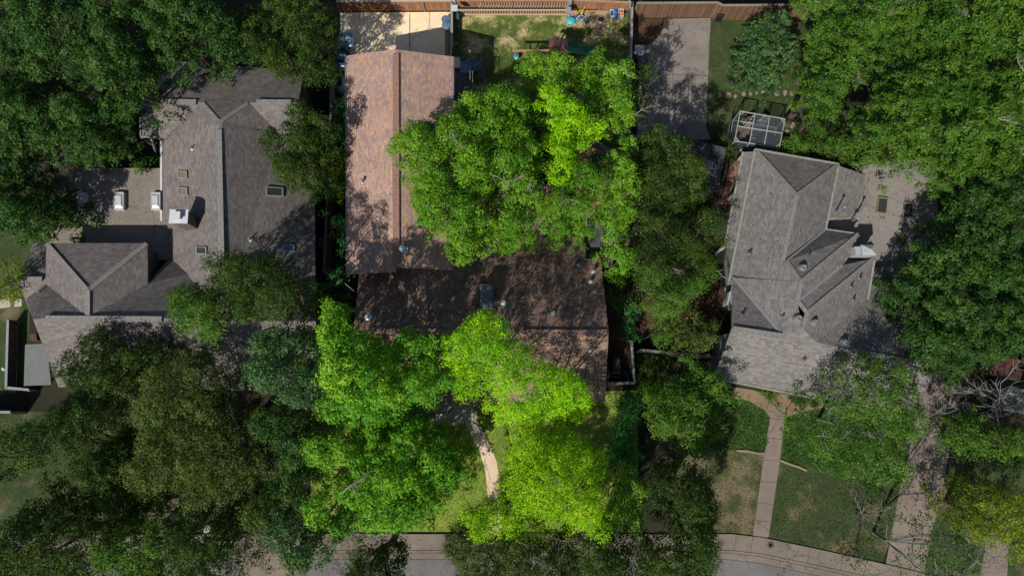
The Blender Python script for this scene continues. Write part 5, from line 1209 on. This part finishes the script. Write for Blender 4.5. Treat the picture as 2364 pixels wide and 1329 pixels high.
shrub('evergreen_hedge', 'long emerald hedge between the warm lime tree and the right fence', [(1398,1010),(1440,1040),(1475,1060),(1476,1228),(1405,1228),(1425,1130)], 2.2, 'emerald', 100, bough=1.2)
tree('elm_tree', 'dark elm filling the gap below the olive tree by the left sidewalk', [(430,1130),(520,1160),(600,1120),(680,1150),(690,1210),(600,1225),(480,1215)], 8, 'dark', 101, size=.17, gap=.7, n=70)
tree('elm_tree', 'dark elm between the shaded oak and the olive tree on the left', [(170,1020),(250,1030),(320,1090),(360,1150),(300,1190),(200,1180),(140,1110)], 8, 'dark', 102, size=.17, gap=.7, n=70)
tree('maple_tree', 'shaded maple in the pocket between the two top left maples and the second row', [(-40,70),(60,85),(150,150),(185,190),(120,200),(40,160),(-40,140)], 8.5, 'dull', 103, size=.21, gap=.7)
DT = thing('dead_tree', 'bleached leafless tree standing between the far driveway and the teal house', 'tree', G(2265,930,0))
b0 = G(2275,960,0); rd_ = random.Random(7); mb = MB()
t1 = b0+Vector((-.3,.4,3.2)); mb.tube([b0, b0+Vector((.05,.1,1.6)), t1], [.17,.13,.1], 8); mb.build('trunk', M['bark_dead'], DT)
for tx in ((2215,875),(2232,900),(2240,930),(2290,870),(2280,905)):
    mb = MB(); e = G(tx[0],tx[1],5.2); twig(mb, t1, (e-t1).normalized(), (e-t1).length, .08, rd_, 2)
    mb.build('bare_branch', M['bark_dead'], DT)
for lab, (x, y), seed in (('grey twiggy dead branches over the edge of the right front lawn', (1985,1185), 3),):
    D2 = thing('dead_tree', lab, 'tree', G(x,y,0)); r2_ = random.Random(seed); b = G(x,y,0)
    for k in range(6):
        mb = MB(); a = k*1.05; twig(mb, b+Vector((0,0,.2)), Vector((math.cos(a),math.sin(a),.7)).normalized(), 1.5, .035, r2_, 2)
        mb.build('bare_branch', M['bark_dead'], D2)

# ---------------------------------------------------------------- grass tufts and leaf litter nobody could count
def scatter(name, pts, z, dens, size, m, seed, up=.6, avoid=()):
    rng = np.random.default_rng(seed); P = GA(pts, z); lo, hi = P.min(0), P.max(0)
    n = int((hi-lo).prod()*dens); Q = rng.uniform(lo, hi, (n, 2)); Q = Q[seg_dist(Q, P) > .05]
    for av in avoid: Q = Q[seg_dist(Q, GA(av, z)) < -.05]
    k = len(Q); nrm = rng.normal(size=(k,3))*np.array([1,1,.4])+np.array([0,0,up]); nrm /= np.linalg.norm(nrm, axis=1, keepdims=True)
    t = rng.normal(size=(k,3)); t -= nrm*(t*nrm).sum(1, keepdims=True); t /= np.linalg.norm(t, axis=1, keepdims=True); b = np.cross(nrm, t)
    L_ = size*rng.uniform(.5,1.4,(k,1)); W_ = L_*.45; p = np.column_stack([Q, z+size*.25+rng.uniform(0, size*.15, k)])
    V = np.stack([p-t*L_*.5, p+b*W_*.5, p+t*L_*.5, p-b*W_*.5], 1); V[...,2] = np.maximum(V[...,2], z+.004)
    f = np.sin(Q[:,0]*1.3+seed)*np.sin(Q[:,1]*1.1+2*seed)*.22
    me = quads_mesh(name, V, np.clip(.45+f+rng.normal(size=k)*.2, 0, 1), m); o = bpy.data.objects.new(name, me); col.objects.link(o)
    return tag(o, kind='stuff')
gm1 = leaf_mat('back_grass_blades', (.03,.055,.012), (.065,.1,.02), (.22,.2,.07), .2)
gm2 = leaf_mat('front_grass_blades', (.07,.12,.012), (.14,.2,.025), (.28,.3,.07), .2)
gm3 = leaf_mat('dimmed_grass_blades', (.018,.03,.008), (.036,.056,.016), (.095,.085,.04), .2)  # neighbours' blades carry the dimming outside the lot in their colour
gm4 = leaf_mat('ivy_leaves', (.012,.03,.004), (.03,.07,.010), (.06,.115,.02), .2)
gm5 = leaf_mat('fallen_leaves', (.05,.03,.02), (.09,.05,.03), (.15,.09,.05), .1)
walkp = le+ri[::-1]
scatter('grass_tufts', [(1048,40),(1308,40),(1308,64),(1405,64),(1448,60),(1448,300),(1330,300),(1120,190),(1048,130)], .012, 150, .085, gm1, 1)
scatter('grass_tufts', [(720,945),(1470,920),(1476,1226),(716,1226)], .012, 130, .085, gm2, 2, avoid=(walkp, [(945,920),(1080,920),(1075,982),(985,982)]))
scatter('grass_tufts', [(1640,46),(1890,48),(1990,330),(1830,330),(1660,250),(1640,200)], .012, 140, .085, gm3, 3)
scatter('grass_tufts', [(1800,1068),(1880,1085),(1980,1112),(2095,1122),(2035,1298),(1880,1262),(1776,1238)], .012, 150, .085, gm3, 4)
scatter('grass_tufts', [(1600,1048),(1700,1042),(1764,1048),(1740,1230),(1600,1230)], .012, 130, .085, leaf_mat('dry_grass_blades', (.035,.04,.014), (.065,.065,.025), (.13,.105,.055), .2), 5)
scatter('ivy_leaves', [(1620,880),(1690,920),(1730,928),(1765,948),(1779,972),(1772,1044),(1700,1038),(1620,1042)], .016, 110, .15, gm4, 6, up=1.2)
scatter('ivy_leaves', [(1815,966),(1850,953),(1900,945),(2060,950),(2080,1120),(1960,1108),(1880,1083),(1802,1062)], .016, 110, .15, gm4, 7, up=1.2)
scatter('grass_tufts', [(0,955),(100,950),(370,1000),(370,1226),(0,1226)], .012, 40, .08, gm3, 8)
scatter('grass_tufts', [(2195,935),(2360,1000),(2364,1325),(2140,1325)], .012, 60, .09, gm3, 9)
scatter('fallen_leaves', [(1985,425),(2000,410),(1996,470),(1982,485)], 2.505, 90, .12, gm5, 10, up=2)
scatter('fallen_leaves', [(2025,494),(2046,498),(2045,508),(2030,507)], 2.505, 110, .12, gm5, 11, up=2)
scatter('fallen_leaves', [(2074,495),(2110,505),(2110,530),(2072,540)], 2.505, 40, .12, gm5, 12, up=2)
scatter('fallen_leaves', [(1970,510),(1990,500),(1995,535),(1970,535)], 2.505, 40, .12, gm5, 13, up=2)
scatter('fallen_leaves', [(2000,380),(2150,385),(2150,540),(2000,540)], 2.505, 3, .12, gm5, 14, up=2)
scatter('fallen_leaves', [(1480,110),(1640,46),(1630,300),(1480,310)], .034, 1.2, .1, gm5, 15, up=2)
scatter('fallen_leaves', [(785,30),(1044,28),(1044,130),(790,130)], .034, 1.0, .1, gm5, 16, up=2)
scatter('fallen_leaves', [(200,1240),(1690,1240),(1900,1275),(2300,1370),(2300,1420),(200,1325)], .108, 2.0, .1, gm5, 17, up=2)
scatter('fallen_leaves', [(1400,600),(1450,600),(1455,880),(1400,880)], .016, 25, .12, gm5, 18, up=2)
scatter('fallen_leaves', [(1540,600),(1670,600),(1660,780),(1480,770)], .016, 25, .12, gm5, 19, up=2)

# fallen leaves and twigs lying on the roofs
def roof_litter(poly, n, seed, m):
    rng = np.random.default_rng(seed); pl = np.array(poly, float); q = rng.uniform(pl.min(0), pl.max(0), (n*3, 2)); q = q[seg_dist(q, pl) > 0][:n]
    P = np.array([G(x, y, roof_z(x, y, 0.05)+.02)[:] for x, y in q]); k = len(P)
    nrm = rng.normal(size=(k,3))*.35+np.array([0,0,1]); nrm /= np.linalg.norm(nrm, axis=1, keepdims=True)
    t = rng.normal(size=(k,3)); t -= nrm*(t*nrm).sum(1, keepdims=True); t /= np.linalg.norm(t, axis=1, keepdims=True); b = np.cross(nrm, t)
    L_ = rng.uniform(.05,.16,(k,1)); W_ = L_*rng.uniform(.2,.6,(k,1))
    me = quads_mesh('fallen_leaves', np.stack([P-t*L_*.5, P+b*W_*.5, P+t*L_*.5, P-b*W_*.5], 1), rng.uniform(0,1,k), m)
    o = bpy.data.objects.new('fallen_leaves', me); col.objects.link(o); return tag(o, kind='stuff')
roof_litter([(830,640),(1395,605),(1400,900),(1260,830),(1040,740),(830,740)], 260, 31, gm5)
roof_litter([(805,400),(1040,400),(1040,620),(805,628)], 150, 32, gm5)
roof_litter([(380,145),(700,170),(720,600),(520,620),(390,500)], 220, 33, gm5)
roof_litter([(1700,360),(1930,390),(2000,600),(2140,840),(1880,900),(1660,860)], 260, 34, gm5)
roof_litter([(1845,690),(1950,606),(1955,612),(1850,698)], 40, 35, gm5)
roof_litter([(200,738),(340,660),(348,664),(215,742)], 40, 36, gm5)
roof_litter([(165,395),(372,395),(386,560),(150,560)], 90, 37, gm5)
